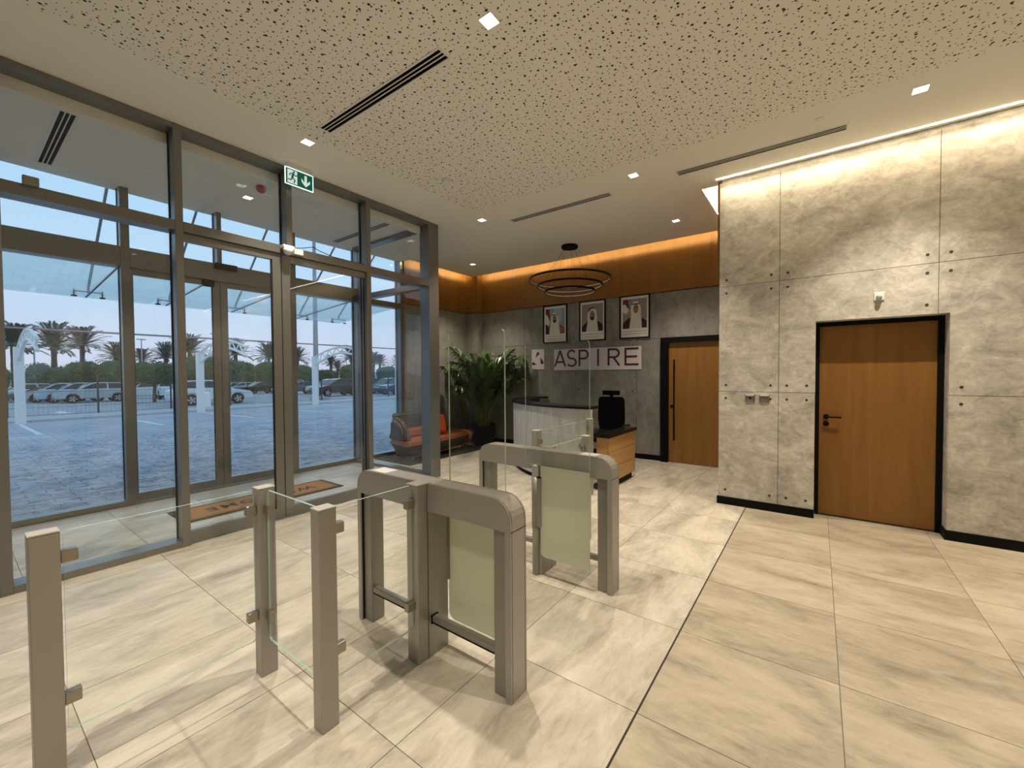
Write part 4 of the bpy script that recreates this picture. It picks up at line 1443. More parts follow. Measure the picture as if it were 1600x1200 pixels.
def hull(bm, plan0, z0, plan1, z1, mi=0):
    A = [bm.verts.new((x, y, z0)) for x, y in plan0]
    B = [bm.verts.new((x, y, z1)) for x, y in plan1]
    fs = [bm.faces.new(A[::-1]), bm.faces.new(B)]
    n = len(A)
    for i in range(n): fs.append(bm.faces.new((A[i], A[(i + 1) % n], B[(i + 1) % n], B[i])))
    for f in fs: f.material_index = mi
    bmesh.ops.recalc_face_normals(bm, faces=fs)
    return fs


def scaled(pl, k):
    cx = sum(p[0] for p in pl) / len(pl)
    cy = sum(p[1] for p in pl) / len(pl)
    return [(cx + (x - cx) * k[0], cy + (y - cy) * k[1]) for x, y in pl]


PLAN = [(-5.56, 4.60), (-5.58, 5.4), (-5.66, 6.0), (-5.70, 6.30), (-6.42, 6.30), (-6.42, 5.0), (-6.18, 4.72)]
LOW = [(-5.66, 4.74), (-5.68, 5.4), (-5.74, 6.0), (-5.78, 6.22), (-6.36, 6.22), (-6.36, 5.05), (-6.16, 4.84)]
bm = BM()
hull(bm, LOW, 0.085, PLAN, 0.30)
bmesh.ops.bevel(bm, geom=bm.edges[:], offset=0.02, segments=2, affect='EDGES')
put('base', bm, M['leather'], so)
bm = BM()
hull(bm, PLAN, 0.302, scaled(PLAN, (0.985, 0.99)), 0.36)
bmesh.ops.bevel(bm, geom=bm.edges[:], offset=0.018, segments=2, affect='EDGES')
put('seat_cushion', bm, M['orange'], so)
bm = BM()
hull(bm, [(-5.72, 6.305), (-6.42, 6.305), (-6.42, 6.50), (-5.80, 6.50)], 0.12, [(-5.70, 6.305), (-6.42, 6.305), (-6.42, 6.56), (-5.78, 6.56)], 0.37)
bmesh.ops.bevel(bm, geom=bm.edges[:], offset=0.05, segments=3, affect='EDGES')
put('chaise_end', bm, M['orange'], so, smooth=True)
# backrest with lumbar roll
bm = BM()
hull(bm, [(-6.20, 4.90), (-6.20, 6.0), (-6.42, 6.0), (-6.42, 5.02)], 0.362, [(-6.30, 4.86), (-6.30, 5.95), (-6.46, 5.95), (-6.46, 4.96)], 0.80)
bmesh.ops.bevel(bm, geom=bm.edges[:], offset=0.03, segments=3, affect='EDGES')
put('backrest', bm, M['leather'], so)
bm = BM()
hull(bm, [(-6.04, 4.96), (-6.04, 5.95), (-6.195, 5.95), (-6.195, 4.96)], 0.362, [(-6.10, 4.96), (-6.10, 5.95), (-6.23, 5.95), (-6.23, 4.96)], 0.52)
bmesh.ops.bevel(bm, geom=bm.edges[:], offset=0.03, segments=3, affect='EDGES')
put('back_cushion', bm, M['orange'], so)
# near arm: sloping loop with grey inset
bm = BM()
ap = [(-5.70, 0.362), (-5.80, 0.56), (-5.90, 0.69), (-6.02, 0.74), (-6.12, 0.76), (-6.20, 0.362)]
prism(bm, ap, 'y', 4.70, 4.84)
bmesh.ops.bevel(bm, geom=bm.edges[:], offset=0.03, segments=3, affect='EDGES')
put('arm', bm, M['leather'], so)
for yy in (4.695,):
    bm = BM()
    lp = [(-5.75, yy, 0.385), (-5.83, yy, 0.55), (-5.91, yy, 0.655), (-6.02, yy, 0.69), (-6.10, yy, 0.66), (-6.15, yy, 0.40)]
    tube(bm, lp, 0.022, 8, closed=True)
    put('arm_trim', bm, M['brown'], so, smooth=True)
for q, z in ((PLAN, 0.301), (LOW, 0.088)):
    bm = BM()
    tube(bm, [(x, y, z) for x, y in scaled(q, (1.004, 1.002))], 0.013, 8, closed=True)
    put('piping', bm, M['brown'], so, smooth=True)
for x, y in ((-5.74, 4.86), (-5.80, 6.12), (-6.28, 6.12), (-6.28, 5.0)):
    bm = BM()
    lathe(bm, [(0.014, 0.0105), (0.02, 0.09)], (x, y, 0), 12)
    put('foot', bm, M['steel'], so)
# ribbed cushion
M['rust'] = pbr('rust_velvet', (0.50, 0.09, 0.02), 0.8, noise_amt=0.1)
ck = thing('cushion', (-5.93, 5.60, 0.365), 'rust orange ribbed cushion leaning on the sofa', 'cushion')
bm = BM()
n = 14
gv = []
for i in range(n + 1):
    row = []
    for j in range(n + 1):
        u, v = i / n * 2 - 1, j / n * 2 - 1
        th = 0.065 * (1 - u ** 4) * (1 - v ** 4) + 0.006 * math.sin(u * 20)
        row.append((u * 0.21 * (1 - 0.08 * v * v), th, v * 0.19 * (1 - 0.08 * u * u)))
    gv.append(row)
for sgn in (1, -1):
    vv = [[bm.verts.new((a, sgn * b, c)) for a, b, c in row] for row in gv]
    for i in range(n):
        for j in range(n): bm.faces.new((vv[i][j], vv[i + 1][j], vv[i + 1][j + 1], vv[i][j + 1]))
bmesh.ops.recalc_face_normals(bm, faces=bm.faces)
bm.transform(Matrix.Translation((0.0, 0.0, 0.20)) @ Matrix.Rotation(math.radians(75), 4, 'Z') @ Matrix.Rotation(math.radians(-14), 4, 'X'))
L('cover', bm, M['rust'], ck, True)

# ================================================================ POTTED PALM
M['leafA'] = pbr('palm_leaf', (0.07, 0.13, 0.035), 0.4, noise_amt=0.35, noise_scale=6)
M['stem'] = pbr('palm_stem', (0.13, 0.16, 0.04), 0.5, noise_amt=0.2)
M['pot'] = pbr('dark_pot', (0.007, 0.007, 0.008), 0.6, spec=0.2)
M['soil'] = pbr('soil', (0.03, 0.02, 0.014), 0.95, noise_amt=0.4, noise_scale=60, bump=0.5)


def frond_path(base, az, lean, length, droop, n=16):
    p = Vector(base)
    out = [p.copy()]
    ang = lean
    h = Vector((math.cos(az), math.sin(az), 0))
    st = length / n
    for i in range(n):
        ang += droop * (i / n) ** 1.3 / n
        p = p + st * (math.sin(ang) * h + math.cos(ang) * Vector((0, 0, 1)))
        out.append(p.copy())
    return out


def frond(bm, path, leaf_len, start=0.4, per=2, w=0.012, mi=0, rnd=random, sag=0.55):
    n = len(path) - 1
    i0 = int(n * start)
    tot = (n - i0) * per
    for k in range(tot):
        f = i0 + k / per
        i = int(f)
        fr = f - i
        p = path[i].lerp(path[i + 1], fr)
        t = (path[i + 1] - path[i]).normalized()
        u = k / max(1, tot - 1)
        ll = leaf_len * (0.45 + 1.1 * u * (1.15 - u) * 1.6) * rnd.uniform(0.85, 1.1)
        side = t.cross(Vector((0, 0, 1)))
        if side.length < 1e-3: side = Vector((1, 0, 0))
        side.normalize()
        up = side.cross(t)
        for sgn in (-1, 1):
            d = (side * sgn * 0.85 + t * (0.55 + 0.4 * u) + up * 0.22).normalized()
            m1 = p + d * ll * 0.5
            tip = p + d * ll + Vector((0, 0, -sag * ll * rnd.uniform(0.6, 1.1)))
            m1.z -= sag * ll * 0.12
            nn = d.cross(up).normalized()
            ww = w * (0.7 + 0.6 * u)
            a = bm.verts.new(p)
            b = bm.verts.new(m1 + nn * ww)
            c = bm.verts.new(tip)
            e_ = bm.verts.new(m1 - nn * ww)
            f_ = bm.faces.new((a, b, c, e_))
            f_.material_index = mi


pp = thing('potted_palm', (-5.80, 6.86, 0), 'tall leafy indoor palm in a dark round pot beside the desk', 'potted plant')
bm = BM()
lathe(bm, [(0.20, 0.0), (0.24, 0.10), (0.27, 0.43), (0.275, 0.45), (0.255, 0.45), (0.25, 0.40)], seg=36)
L('pot', bm, M['pot'], pp, False)
bm = BM()
lathe(bm, [(0.245, 0.37), (0.20, 0.415), (0.05, 0.425)], seg=24)
L('soil', bm, M['soil'], pp)
rp = random.Random(11)
for k in range(50):
    front = k % 3 != 0
    if k >= 34:
        az = math.radians(rp.uniform(-170, 40))
        ln, lean, dr = rp.uniform(0.95, 1.4), rp.uniform(0.12, 0.42), rp.uniform(1.6, 2.7)
    elif front:
        az = math.radians(rp.uniform(-165, 35))
        ln, lean, dr = rp.uniform(1.35, 1.95), rp.uniform(0.06, 0.30), rp.uniform(1.7, 3.0)
    else:
        az = math.radians(rp.uniform(35, 195))
        ln, lean, dr = rp.uniform(1.25, 1.65), rp.uniform(0.0, 0.12), rp.uniform(0.7, 1.2)
    pa = frond_path((rp.uniform(-0.1, 0.1), rp.uniform(-0.1, 0.1), 0.42), az, lean, ln, dr, 18)
    pa = [Vector((max(q.x, -0.60), min(q.y, 0.36), q.z)) for q in pa]
    bm = BM()
    tube(bm, pa, 0.008, 5, rs=[0.011 - 0.009 * i / 18 for i in range(19)])
    so_ = L('stalk', bm, M['stem'], pp)
    bm = BM()
    frond(bm, pa, 0.36, 0.42, 3, 0.014, rnd=rp, sag=0.7)
    for v in bm.verts:
        v.co.x = max(v.co.x, -0.70)
        v.co.y = min(v.co.y, 0.45)
    L('frond', bm, M['leafA'], so_)

# ================================================================ OUTSIDE
KS = 0.013


def gz(x):
    return -0.03 - KS * (-6.6 - max(x, -75.0))


M['paver'] = concrete('paver_stone', (0.20, 0.212, 0.235), (0.60, 0.625, 0.685), 3.0, 0.85, contrast=(0.38, 0.63))
M['lot'] = concrete('asphalt_lot', (0.33, 0.335, 0.345), (0.50, 0.505, 0.515), 0.35, 0.9, bump=0.1)


def paver_mat():
    m, n, o = mat('far_pavers')
    p = N(n, 'ShaderNodeBsdfPrincipled', Roughness=0.85)
    g_ = N(n, 'ShaderNodeNewGeometry')
    mp = N(n, 'ShaderNodeMapping')
    mp.inputs['Rotation'].default_value = (0, 0, math.pi / 2)
    n.links.new(g_.outputs['Position'], mp.inputs[0])
    b = N(n, 'ShaderNodeTexBrick', Scale=1.0)
    b.inputs['Brick Width'].default_value = 0.4
    b.inputs['Row Height'].default_value = 0.2
    b.inputs['Mortar Size'].default_value = 0.008
    b.inputs['Color1'].default_value = (0.51, 0.53, 0.575, 1)
    b.inputs['Color2'].default_value = (0.39, 0.405, 0.44, 1)
    b.inputs['Mortar'].default_value = (0.20, 0.20, 0.20, 1)
    n.links.new(mp.outputs[0], b.inputs['Vector'])
    nz = N(n, 'ShaderNodeTexNoise', Scale=0.35, Detail=5.0, Roughness=0.65)
    n.links.new(g_.outputs['Position'], nz.inputs['Vector'])
    mr = N(n, 'ShaderNodeMapRange')
    mr.inputs['To Min'].default_value = 0.65
    mr.inputs['To Max'].default_value = 1.4
    n.links.new(nz.outputs['Fac'], mr.inputs['Value'])
    mx = N(n, 'ShaderNodeMix', _data_type='RGBA', _blend_type='MULTIPLY')
    mx.inputs[0].default_value = 1.0
    n.links.new(b.outputs['Color'], mx.inputs[6])
    n.links.new(mr.outputs[0], mx.inputs[7])
    n.links.new(mx.outputs[2], p.inputs['Base Color'])
    n.links.new(p.outputs[0], o.inputs[0])
    return m


M['farpav'] = paver_mat()


def slope_quad(bm, x0, x1, y0, y1, dz=0.0, mi=0, n=1):
    for i in range(n):
        a, b = x0 + (x1 - x0) * i / n, x0 + (x1 - x0) * (i + 1) / n
        f = bm.faces.new([bm.verts.new((a, y0, gz(a) + dz)), bm.verts.new((b, y0, gz(b) + dz)), bm.verts.new((b, y1, gz(b) + dz)), bm.verts.new((a, y1, gz(a) + dz))])
        f.material_index = mi
        if f.normal.z < 0: f.normal_flip()


bm = BM()
slope_quad(bm, -25.2, -6.68, -60, 120, -0.012)
slope_quad(bm, -75.0, -25.2, -120, 260, -0.03, 1)
slope_quad(bm, -900.0, -75.0, -900, 1200, -0.03, 1)
bmesh.ops.recalc_face_normals(bm, faces=bm.faces)
for f in bm.faces:
    if f.normal.z < 0: f.normal_flip()
gd = put('ground', bm, [M['farpav'], M['lot']])
tag(gd, 'grey block paved forecourt and car park', None, None, 'structure')
# single pavers near the doors
pv = bpy.data.meshes.new('paver')
b_ = bx(-0.093, 0.093, -0.193, 0.193, -0.04, 0.0, bev=0.005)
b_.to_mesh(pv)
b_.free()
pv.materials.append(M['paver'])
rk = random.Random(3)
cnt = 0
rest = BM()
for i in range(0, 46):
    x = -6.80 - 0.2 * i
    y = -1.0 + (0.2 if i % 2 else 0.0) + 0.0
    ya, yb = (0.30 + 0.008 * i, 5.4 + 0.11 * i)
    y = ya - (ya % 0.4) + (0.2 if i % 2 else 0.0)
    while y < yb:
        if cnt < 300:
            o = inst('paver', pv, gd, (x, y, gz(x) - 0.002 + rk.uniform(-0.002, 0.002)), (rk.uniform(-0.006, 0.006), rk.uniform(-0.006, 0.006) - KS, 0))
            cnt += 1
        else:
            z = gz(x) - 0.002 + rk.uniform(-0.002, 0.002)
            box(rest, x - 0.093, x + 0.093, y - 0.193, y + 0.193, z - 0.03, z)
        y += 0.4
tag(put('paver_field', rest, M['paver'], gd), 'grey pavers farther from the doors', None, None, 'stuff')
M['line'] = pbr('road_paint', (0.75, 0.77, 0.78), 0.7, noise_amt=0.08)
M['kerb'] = pbr('kerb_stone', (0.50, 0.50, 0.50), 0.85, noise_amt=0.12, noise_scale=3)
kb = None
for k in range(30):
    y0 = -4 + k * 1.5
    b_ = BM()
    box(b_, -25.35, -25.2, y0 + 0.01, y0 + 1.49, gz(-25.3) - 0.1, gz(-25.3) + 0.07)
    if kb is None:
        kb = put('kerb', b_, M['kerb'])
        tag(kb, 'long grey kerb at the edge of the forecourt', None, None, 'structure')
    else:
        put('kerb_stone', b_, M['kerb'], kb)
tag(put('walkway', bx(-28.0, -25.36, -10, 60, gz(-26.5) - 0.12, gz(-26.5) + 0.055), M['kerb']), 'pale paved strip behind the kerb', None, None, 'structure')
for y in (1.65, 4.5, 7.42, 10.4, 13.4, 16.4, 19.4, 22.4):
    bm = BM()
    slope_quad(bm, -23.9, -18.5, y - 0.06, y + 0.06, 0.0015)
    for f in bm.faces:
        if f.normal.z < 0: f.normal_flip()
    r_ = bmesh.ops.extrude_face_region(bm, geom=bm.faces[:])
    bmesh.ops.translate(bm, vec=(0, 0, -0.025), verts=[v for v in r_['geom'] if isinstance(v, bmesh.types.BMVert)])
    bmesh.ops.recalc_face_normals(bm, faces=bm.faces)
    put('bay_line', bm, M['line'], gd)
for y in (12.5, 15.0, 17.5, 20.0):
    bm = BM()
    slope_quad(bm, -33.9, -29.6, y - 0.07, y + 0.07, -0.027)
    put('bay_line', bm, M['line'], gd)
bm = BM()
prism(bm, [(-33.5, 3.55), (-32.2, 3.55), (-32.2, 3.25), (-31.2, 3.7), (-32.2, 4.15), (-32.2, 3.85), (-33.5, 3.85)], 'z', gz(-32.3) - 0.045, gz(-32.3) - 0.012)
put('arrow_marking', bm, M['line'], gd)
hl = BM()
rh = random.Random(5)
ys = [-700 + 30 * k for k in range(80)]
hh = [6 + 10 * noise.noise(Vector((k * 0.23, 1.7, 0))) + 4 for k in range(80)]
for k in range(79):
    a = [hl.verts.new((-880, ys[k], -3)), hl.verts.new((-880, ys[k + 1], -3)), hl.verts.new((-880, ys[k + 1], max(3, hh[k + 1]))), hl.verts.new((-880, ys[k], max(3, hh[k])))]
    hl.faces.new(a)
    b = [hl.verts.new((-820, ys[k], -3)), hl.verts.new((-820, ys[k + 1], -3))]
    hl.faces.new((a[3], a[2], b[1], b[0]))
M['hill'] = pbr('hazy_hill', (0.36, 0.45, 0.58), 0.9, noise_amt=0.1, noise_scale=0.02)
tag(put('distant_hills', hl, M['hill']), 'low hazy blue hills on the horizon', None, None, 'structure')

# ---------------- spandrel and glass canopy over the entrance
tag(put('trim_1', bx(OX - 0.19, OX - 0.02, YF, 9.0, CZ + 0.2, 6.2), M['alu']), 'facade spandrel above the entrance', None, None, 'structure')
cp = thing('glass_canopy', (-7.8, 2.3, 2.7), 'pale green glass entrance canopy hung on steel rods', 'canopy')
CYS = [-1.70, -0.70, 0.30, 1.293, 2.25, 3.225, 4.42, 5.42]
CA = Vector((-6.74, 0, 2.862))
CB = Vector((-8.90, 0, 2.705))
for k in range(len(CYS) - 1):
    a, b = CYS[k] + 0.008, CYS[k + 1] - 0.008
    bm = BM()
    prism(bm, [(CA.x, CA.z), (CB.x, CB.z), (CB.x, CB.z + 0.018), (CA.x, CA.z + 0.018)], 'y', a, b)
    put('canopy_pane', bm, M['canopy'], cp)
for y in CYS[1:-1]:
    bm = BM()
    prism(bm, [(CA.x, CA.z + 0.002), (CB.x, CB.z + 0.002), (CB.x, CB.z + 0.016), (CA.x, CA.z + 0.016)], 'y', y - 0.008, y + 0.008)
    put('seal', bm, M['gasket'], cp)
M['rod'] = pbr('rod_steel', (0.30, 0.31, 0.32), 0.35, 0.7)
for y in (-0.70, 0.30, 1.293, 2.25, 3.225, 4.42, 5.28):
    bm = BM()
    sz = CB.z + (CA.z - CB.z) * 0.09
    tube(bm, [(-8.70, y, sz + 0.10), (-6.71, y, 4.50)], 0.017, 8)
    rd = put('tie_rod', bm, M['rod'], cp)
    bm = BM()
    tube(bm, [(-8.70, y, sz + 0.11), (-8.70, y, sz + 0.035)], 0.014, 8)
    tube(bm, [(-8.70, y - 0.15, sz + 0.05), (-8.70, y + 0.15, sz + 0.05)], 0.011, 8)
    for dy in (-0.15, 0.15):
        if y + dy > CYS[-1] - 0.03: continue
        tube(bm, [(-8.70, y + dy, sz - 0.03), (-8.70, y + dy, sz + 0.075)], 0.009, 8)
    put('spider_arm', bm, M['rod'], rd)
    for dy in (-0.15, 0.15):
        bm = BM()
        lathe(bm, [(0.03, -0.030), (0.034, -0.022), (0.034, -0.012)], (-8.70, y + dy, sz + 0.0), 16)
        put('glass_disc', bm, M['gasket'], rd)

# ---------------- car port frames
M['wsteel'] = pbr('white_steel', (0.90, 0.86, 0.80), 0.45, noise_amt=0.04)
for k, (y, lb) in enumerate(((1.70, 'white car port column with arched truss at the far left'), (7.45, 'white car port column with arched truss, second from left'),
                             (13.5, 'white car port column with arched truss before the grey pole'), (19.75, 'white car port column with arched truss at right'))):
    xc = -24.45 if k < 2 else -24.9
    g0 = gz(xc)
    t = thing('car_port_frame', (xc, y, g0), lb, 'car port', 'white car port frames')
    put('column', bx(xc - 0.16, xc + 0.16, y - 0.13, y + 0.13, g0 - 0.05, 2.66, bev=0.02), M['wsteel'], t)

    def arch(u, lo):
        x = xc + 0.1 + 5.3 * u
        top = 2.62 + 0.50 * math.sin(math.pi * min(1, max(0, u * 0.93 + 0.03)))
        return (x, y, top - (0.32 + 0.20 * abs(1 - 2 * u) * (1 if u < 0.5 else 0.2)) * lo)
    for lo in (0, 1):
        bm = BM()
        tube(bm, [arch(i / 16, lo) for i in range(17)], 0.055, 8)
        put('arch_chord', bm, M['wsteel'], t, smooth=True)
    for i in range(14):
        a, b = arch(i / 14, i % 2), arch((i + 1) / 14, (i + 1) % 2)
        bm = BM()
        tube(bm, [a, b], 0.032, 6)
        put('brace', bm, M['wsteel'], t)
M['tubepink'] = pbr('purlin_tube', (0.36, 0.24, 0.25), 0.6)
bm = BM()
tube(bm, [(-22.2, -6, 3.212), (-22.2, 32, 3.212)], 0.035, 8)
tag(put('purlin', bm, M['tubepink']), 'long thin pinkish tube lying across the car port arches', 'tube')

# ---------------- fence
M['fence'] = pbr('fence_green', (0.03, 0.05, 0.05), 0.5)
FX = -28.4
for k in range(12):
    y = 1.6 + k * 2.85
    fz = gz(FX)
    bm = bx(FX - 0.035, FX + 0.035, y - 0.035, y + 0.035, fz - 0.05, fz + 1.95)
    if k == 0:
        fn = thing('mesh_fence', (FX, 15, fz), 'dark green wire mesh fence along the car park', 'fence')
    put('fence_post', bm, M['fence'], fn)
bm = BM()
for zz in (0.1, 0.45, 0.8, 1.15, 1.5, 1.72, 1.93):
    box(bm, FX - 0.006, FX + 0.006, 1.6, 1.6 + 11 * 2.85, fz + zz - 0.007, fz + zz + 0.007)
for k in range(210):
    y = 1.6 + k * 0.15
    box(bm, FX - 0.002, FX + 0.002, y - 0.002, y + 0.002, fz + 0.05, fz + 1.95)
tag(put('wire_mesh', bm, M['fence'], fn), 'fine welded wire mesh', None, None, 'stuff')

# ---------------- poles and bin
M['pole'] = pbr('galvanised_pole', (0.36, 0.38, 0.41), 0.5, 0.4)
bm = BM()
tube(bm, [(-28.9, 15.75, gz(-28.9) - 0.05), (-28.9, 15.75, 11.0)], 0.1, 12, rs=[0.19, 0.11])
pl_ = thing('flood_pole', (-28.9, 15.75, gz(-28.9)), 'tall grey galvanised pole behind the third car port column', 'pole')
put('shaft', bm, M['pole'], pl_, smooth=True)
put('base_block', bx(-29.2, -28.6, 15.4, 16.6, gz(-28.9) - 0.1, gz(-28.9) + 0.28), M['kerb'], pl_)
bm = BM()
lathe(bm, [(0.20, -0.05), (0.215, 0.1), (0.215, 0.82), (0.17, 0.9), (0.06, 0.93)], (-28.1, 8.83, gz(-28.1)), 20)
tag(put('waste_bin', bm, M['wsteel'], smooth=False), 'pale round waste bin beside the second car port column', 'bin')
M['lamp_grey'] = pbr('lamp_post_grey', (0.42, 0.45, 0.52), 0.6)
for y, h_, lb in ((6.5, 7.6, 'thin far lamp post above the left palms'), (16.4, 6.6, 'thin far lamp post between left mullions'), (25.1, 8.0, 'thin far lamp post behind second arch'), (31.9, 7.1, 'thin far lamp post right of the door stiles'), (47.7, 7.4, 'thin far lamp post behind the third arch')):
    t = thing('lamp_post', (-76, y, gz(-75)), lb, 'lamp post', 'far lamp posts')
    bm = BM()
    tube(bm, [(-76, y, gz(-75) - 0.1), (-76, y, h_)], 0.07, 8, rs=[0.10, 0.06])
    put('shaft', bm, M['lamp_grey'], t)
    put('lamp_head', bx(-76.15, -75.85, y - 0.5, y + 0.5, h_, h_ + 0.12), M['lamp_grey'], t)


# ---------------- cars
def paint(name, c, metal=0.3):
    return pbr(name, c, 0.28, metal, coat=0.6)


CP = dict(silver=paint('paint_silver', (0.50, 0.53, 0.57)), white=paint('paint_white', (0.72, 0.75, 0.78), 0.0), black=paint('paint_black', (0.015, 0.015, 0.018)), bronze=paint('paint_bronze', (0.055, 0.045, 0.042)),
          blue=paint('paint_blue', (0.035, 0.05, 0.085)), grey=paint('paint_grey', (0.12, 0.13, 0.15)), pale=paint('paint_pale', (0.42, 0.53, 0.64)))
M['carglass'] = pbr('car_glass', (0.02, 0.025, 0.03), 0.08)
M['tyre'] = pbr('tyre', (0.012, 0.012, 0.012), 0.85)
M['rim'] = pbr('alloy_rim', (0.55, 0.56, 0.58), 0.3, 0.8)
M['headlamp'] = pbr('headlamp', (0.7, 0.75, 0.8), 0.1)
SHAPES = {
    'suv': dict(L=4.6, W=0.92, wb=1.33, wr=0.36, low=[(-2.28, 0.34), (-2.30, 0.62), (-2.18, 0.86), (-1.40, 1.00), (-0.9, 1.04), (2.12, 1.06), (2.26, 0.92), (2.30, 0.55), (2.22, 0.34)],
                cab=[(-1.15, 1.02), (-0.35, 1.56), (0.2, 1.66), (1.45, 1.62), (1.82, 1.50), (2.12, 1.05)]),
    'sedan': dict(L=4.8, W=0.90, wb=1.40, wr=0.34, low=[(-2.38, 0.28), (-2.40, 0.52), (-2.28, 0.72), (-1.30, 0.88), (-0.9, 0.92), (1.7, 0.98), (2.32, 0.96), (2.40, 0.60), (2.34, 0.30)],
                  cab=[(-1.05, 0.90), (-0.15, 1.36), (0.35, 1.45), (0.95, 1.43), (1.85, 0.98)]),
    'jeep': dict(L=4.5, W=0.93, wb=1.30, wr=0.40, low=[(-2.2, 0.42), (-2.24, 0.95), (-2.1, 1.10), (-0.9, 1.14), (2.15, 1.14), (2.22, 0.5), (2.15, 0.42)],
                 cab=[(-0.85, 1.12), (-0.5, 1.72), (-0.3, 1.80), (2.05, 1.80), (2.15, 1.13)]),
}
PROTO = {}


def car_mesh(kind):
    S = SHAPES[kind]
    W = S['W']
    out = {}
    # body with wheel arches: x along length (front -x)
    bm = BM()
    pts = []
    low = S['low']
    bot = low[-1][1]
    pts = list(low)
    for cx in (S['wb'], -S['wb']):
        r = S['wr'] * 1.16
        pts += [(cx + r * math.cos(a), max(bot, S['wr'] + r * math.sin(a))) for a in [math.radians(v) for v in range(0, 181, 20)]]
    n = len(pts)
    secs = [(-W, 0.94), (-W * 0.98, 1.0), (W * 0.98, 1.0), (W, 0.94)]
    prism(bm, pts, 'y', -W, W)
    es = [e for e in bm.edges if abs(abs(e.verts[0].co.y) - W) < 1e-5 and abs(e.verts[0].co.y - e.verts[1].co.y) < 1e-5 and (e.verts[0].co.z + e.verts[1].co.z) / 2 > 0.55 and abs(e.verts[0].co.x - e.verts[1].co.x) > 0.03]
    bmesh.ops.bevel(bm, geom=es, offset=0.07, segments=2, affect='EDGES')
    out['body'] = bm
    bm = BM()
    cab = S['cab']
    zt = max(z for x, z in cab)
    zb_ = min(z for x, z in cab)

    def half(z): return W * (0.95 - 0.20 * (z - zb_) / (zt - zb_))
    A = [bm.verts.new((x, -half(z), z)) for x, z in cab]
    B = [bm.verts.new((x, half(z), z)) for x, z in cab]
    fs = [bm.faces.new(A), bm.faces.new(B[::-1])]
    m_ = len(cab)
    for i in range(m_): fs.append(bm.faces.new((A[i], B[i], B[(i + 1) % m_], A[(i + 1) % m_])))
    bmesh.ops.recalc_face_normals(bm, faces=fs)
    out['cabin'] = bm
    # side windows + screens, slightly proud
    bm = BM()
    cx = sum(x for x, z in cab) / m_
    cz = (zb_ + zt) / 2
    q = [(cx + (x - cx) * 0.86, cz + 0.02 + (z - cz) * 0.74) for x, z in cab]
    for sg_ in (-1, 1):
        for u0, u1 in ((-9, cx - 0.02), (cx + 0.06, 9)):
            def clampx(x): return min(max(x, u0), u1)
            vs_ = []
            for x, z in q:
                vs_.append((clampx(x), z))
            a_ = [bm.verts.new((x, sg_ * (half(z) + 0.006), z)) for x, z in vs_]
            b_ = [bm.verts.new((x, sg_ * (half(z) - 0.03), z)) for x, z in vs_]
            try:
                bm.faces.new(a_)
                for i in range(len(a_)): bm.faces.new((a_[i], a_[(i + 1) % len(a_)], b_[(i + 1) % len(a_)], b_[i]))
            except ValueError:
                pass
    for i0, i1 in ((0, 1), (m_ - 1, m_ - 2)):
        (x0, z0), (x1, z1) = cab[i0], cab[i1]
        d = Vector((z1 - z0, x0 - x1)).normalized() * 0.008
        if (d.x > 0) == (x0 < 0): d = -d
        P_ = []
        for tt in (0.12, 0.92):
            x, z = x0 + (x1 - x0) * tt, z0 + (z1 - z0) * tt
            P_.append((x + d.x, z + d.y, half(z) * 0.92))
        v_ = [bm.verts.new((P_[0][0], -P_[0][2], P_[0][1])), bm.verts.new((P_[0][0], P_[0][2], P_[0][1])), bm.verts.new((P_[1][0], P_[1][2], P_[1][1])), bm.verts.new((P_[1][0], -P_[1][2], P_[1][1]))]
        bm.faces.new(v_)
    bmesh.ops.recalc_face_normals(bm, faces=bm.faces)
    out['windows'] = bm
    bm = BM()
    for sg_ in (-1, 1):
        xx, zz = low[1][0] + 0.04, (low[1][1] + low[2][1]) / 2 - 0.02
        box(bm, xx - 0.02, xx + 0.22, min(sg_ * W * 0.62, sg_ * W * 0.985), max(sg_ * W * 0.62, sg_ * W * 0.985), zz - 0.06, zz + 0.05)
    out['headlamps'] = bm
    r = S['wr']
    bm = BM()
    lathe(bm, [(r * 0.9, -0.11), (r, -0.08), (r, 0.08), (r * 0.9, 0.11)], seg=20)
    bm.transform(Matrix.Rotation(math.pi / 2, 4, 'X'))
    out['wheel'] = bm
    bm = BM()
    for k in range(5):
        a = k * 2 * math.pi / 5
        for sg_ in (-1, 1):
            prism(bm, [(r * 0.66 * math.cos(a - 0.28), r * 0.66 * math.sin(a - 0.28)), (r * 0.66 * math.cos(a + 0.28), r * 0.66 * math.sin(a + 0.28)), (r * 0.1 * math.cos(a + 0.8), r * 0.1 * math.sin(a + 0.8)), (r * 0.1 * math.cos(a - 0.8), r * 0.1 * math.sin(a - 0.8))], 'y', sg_ * 0.105, sg_ * 0.118)
    out['rim'] = bm
    res = {}
    for k, b in out.items():
        me = bpy.data.meshes.new(k)
        b.to_mesh(me)
        b.free()
        res[k] = me
    res['windows'].materials.append(M['carglass'])
    res['headlamps'].materials.append(M['headlamp'])
    res['wheel'].materials.append(M['tyre'])
    res['rim'].materials.append(M['rim'])
    return res


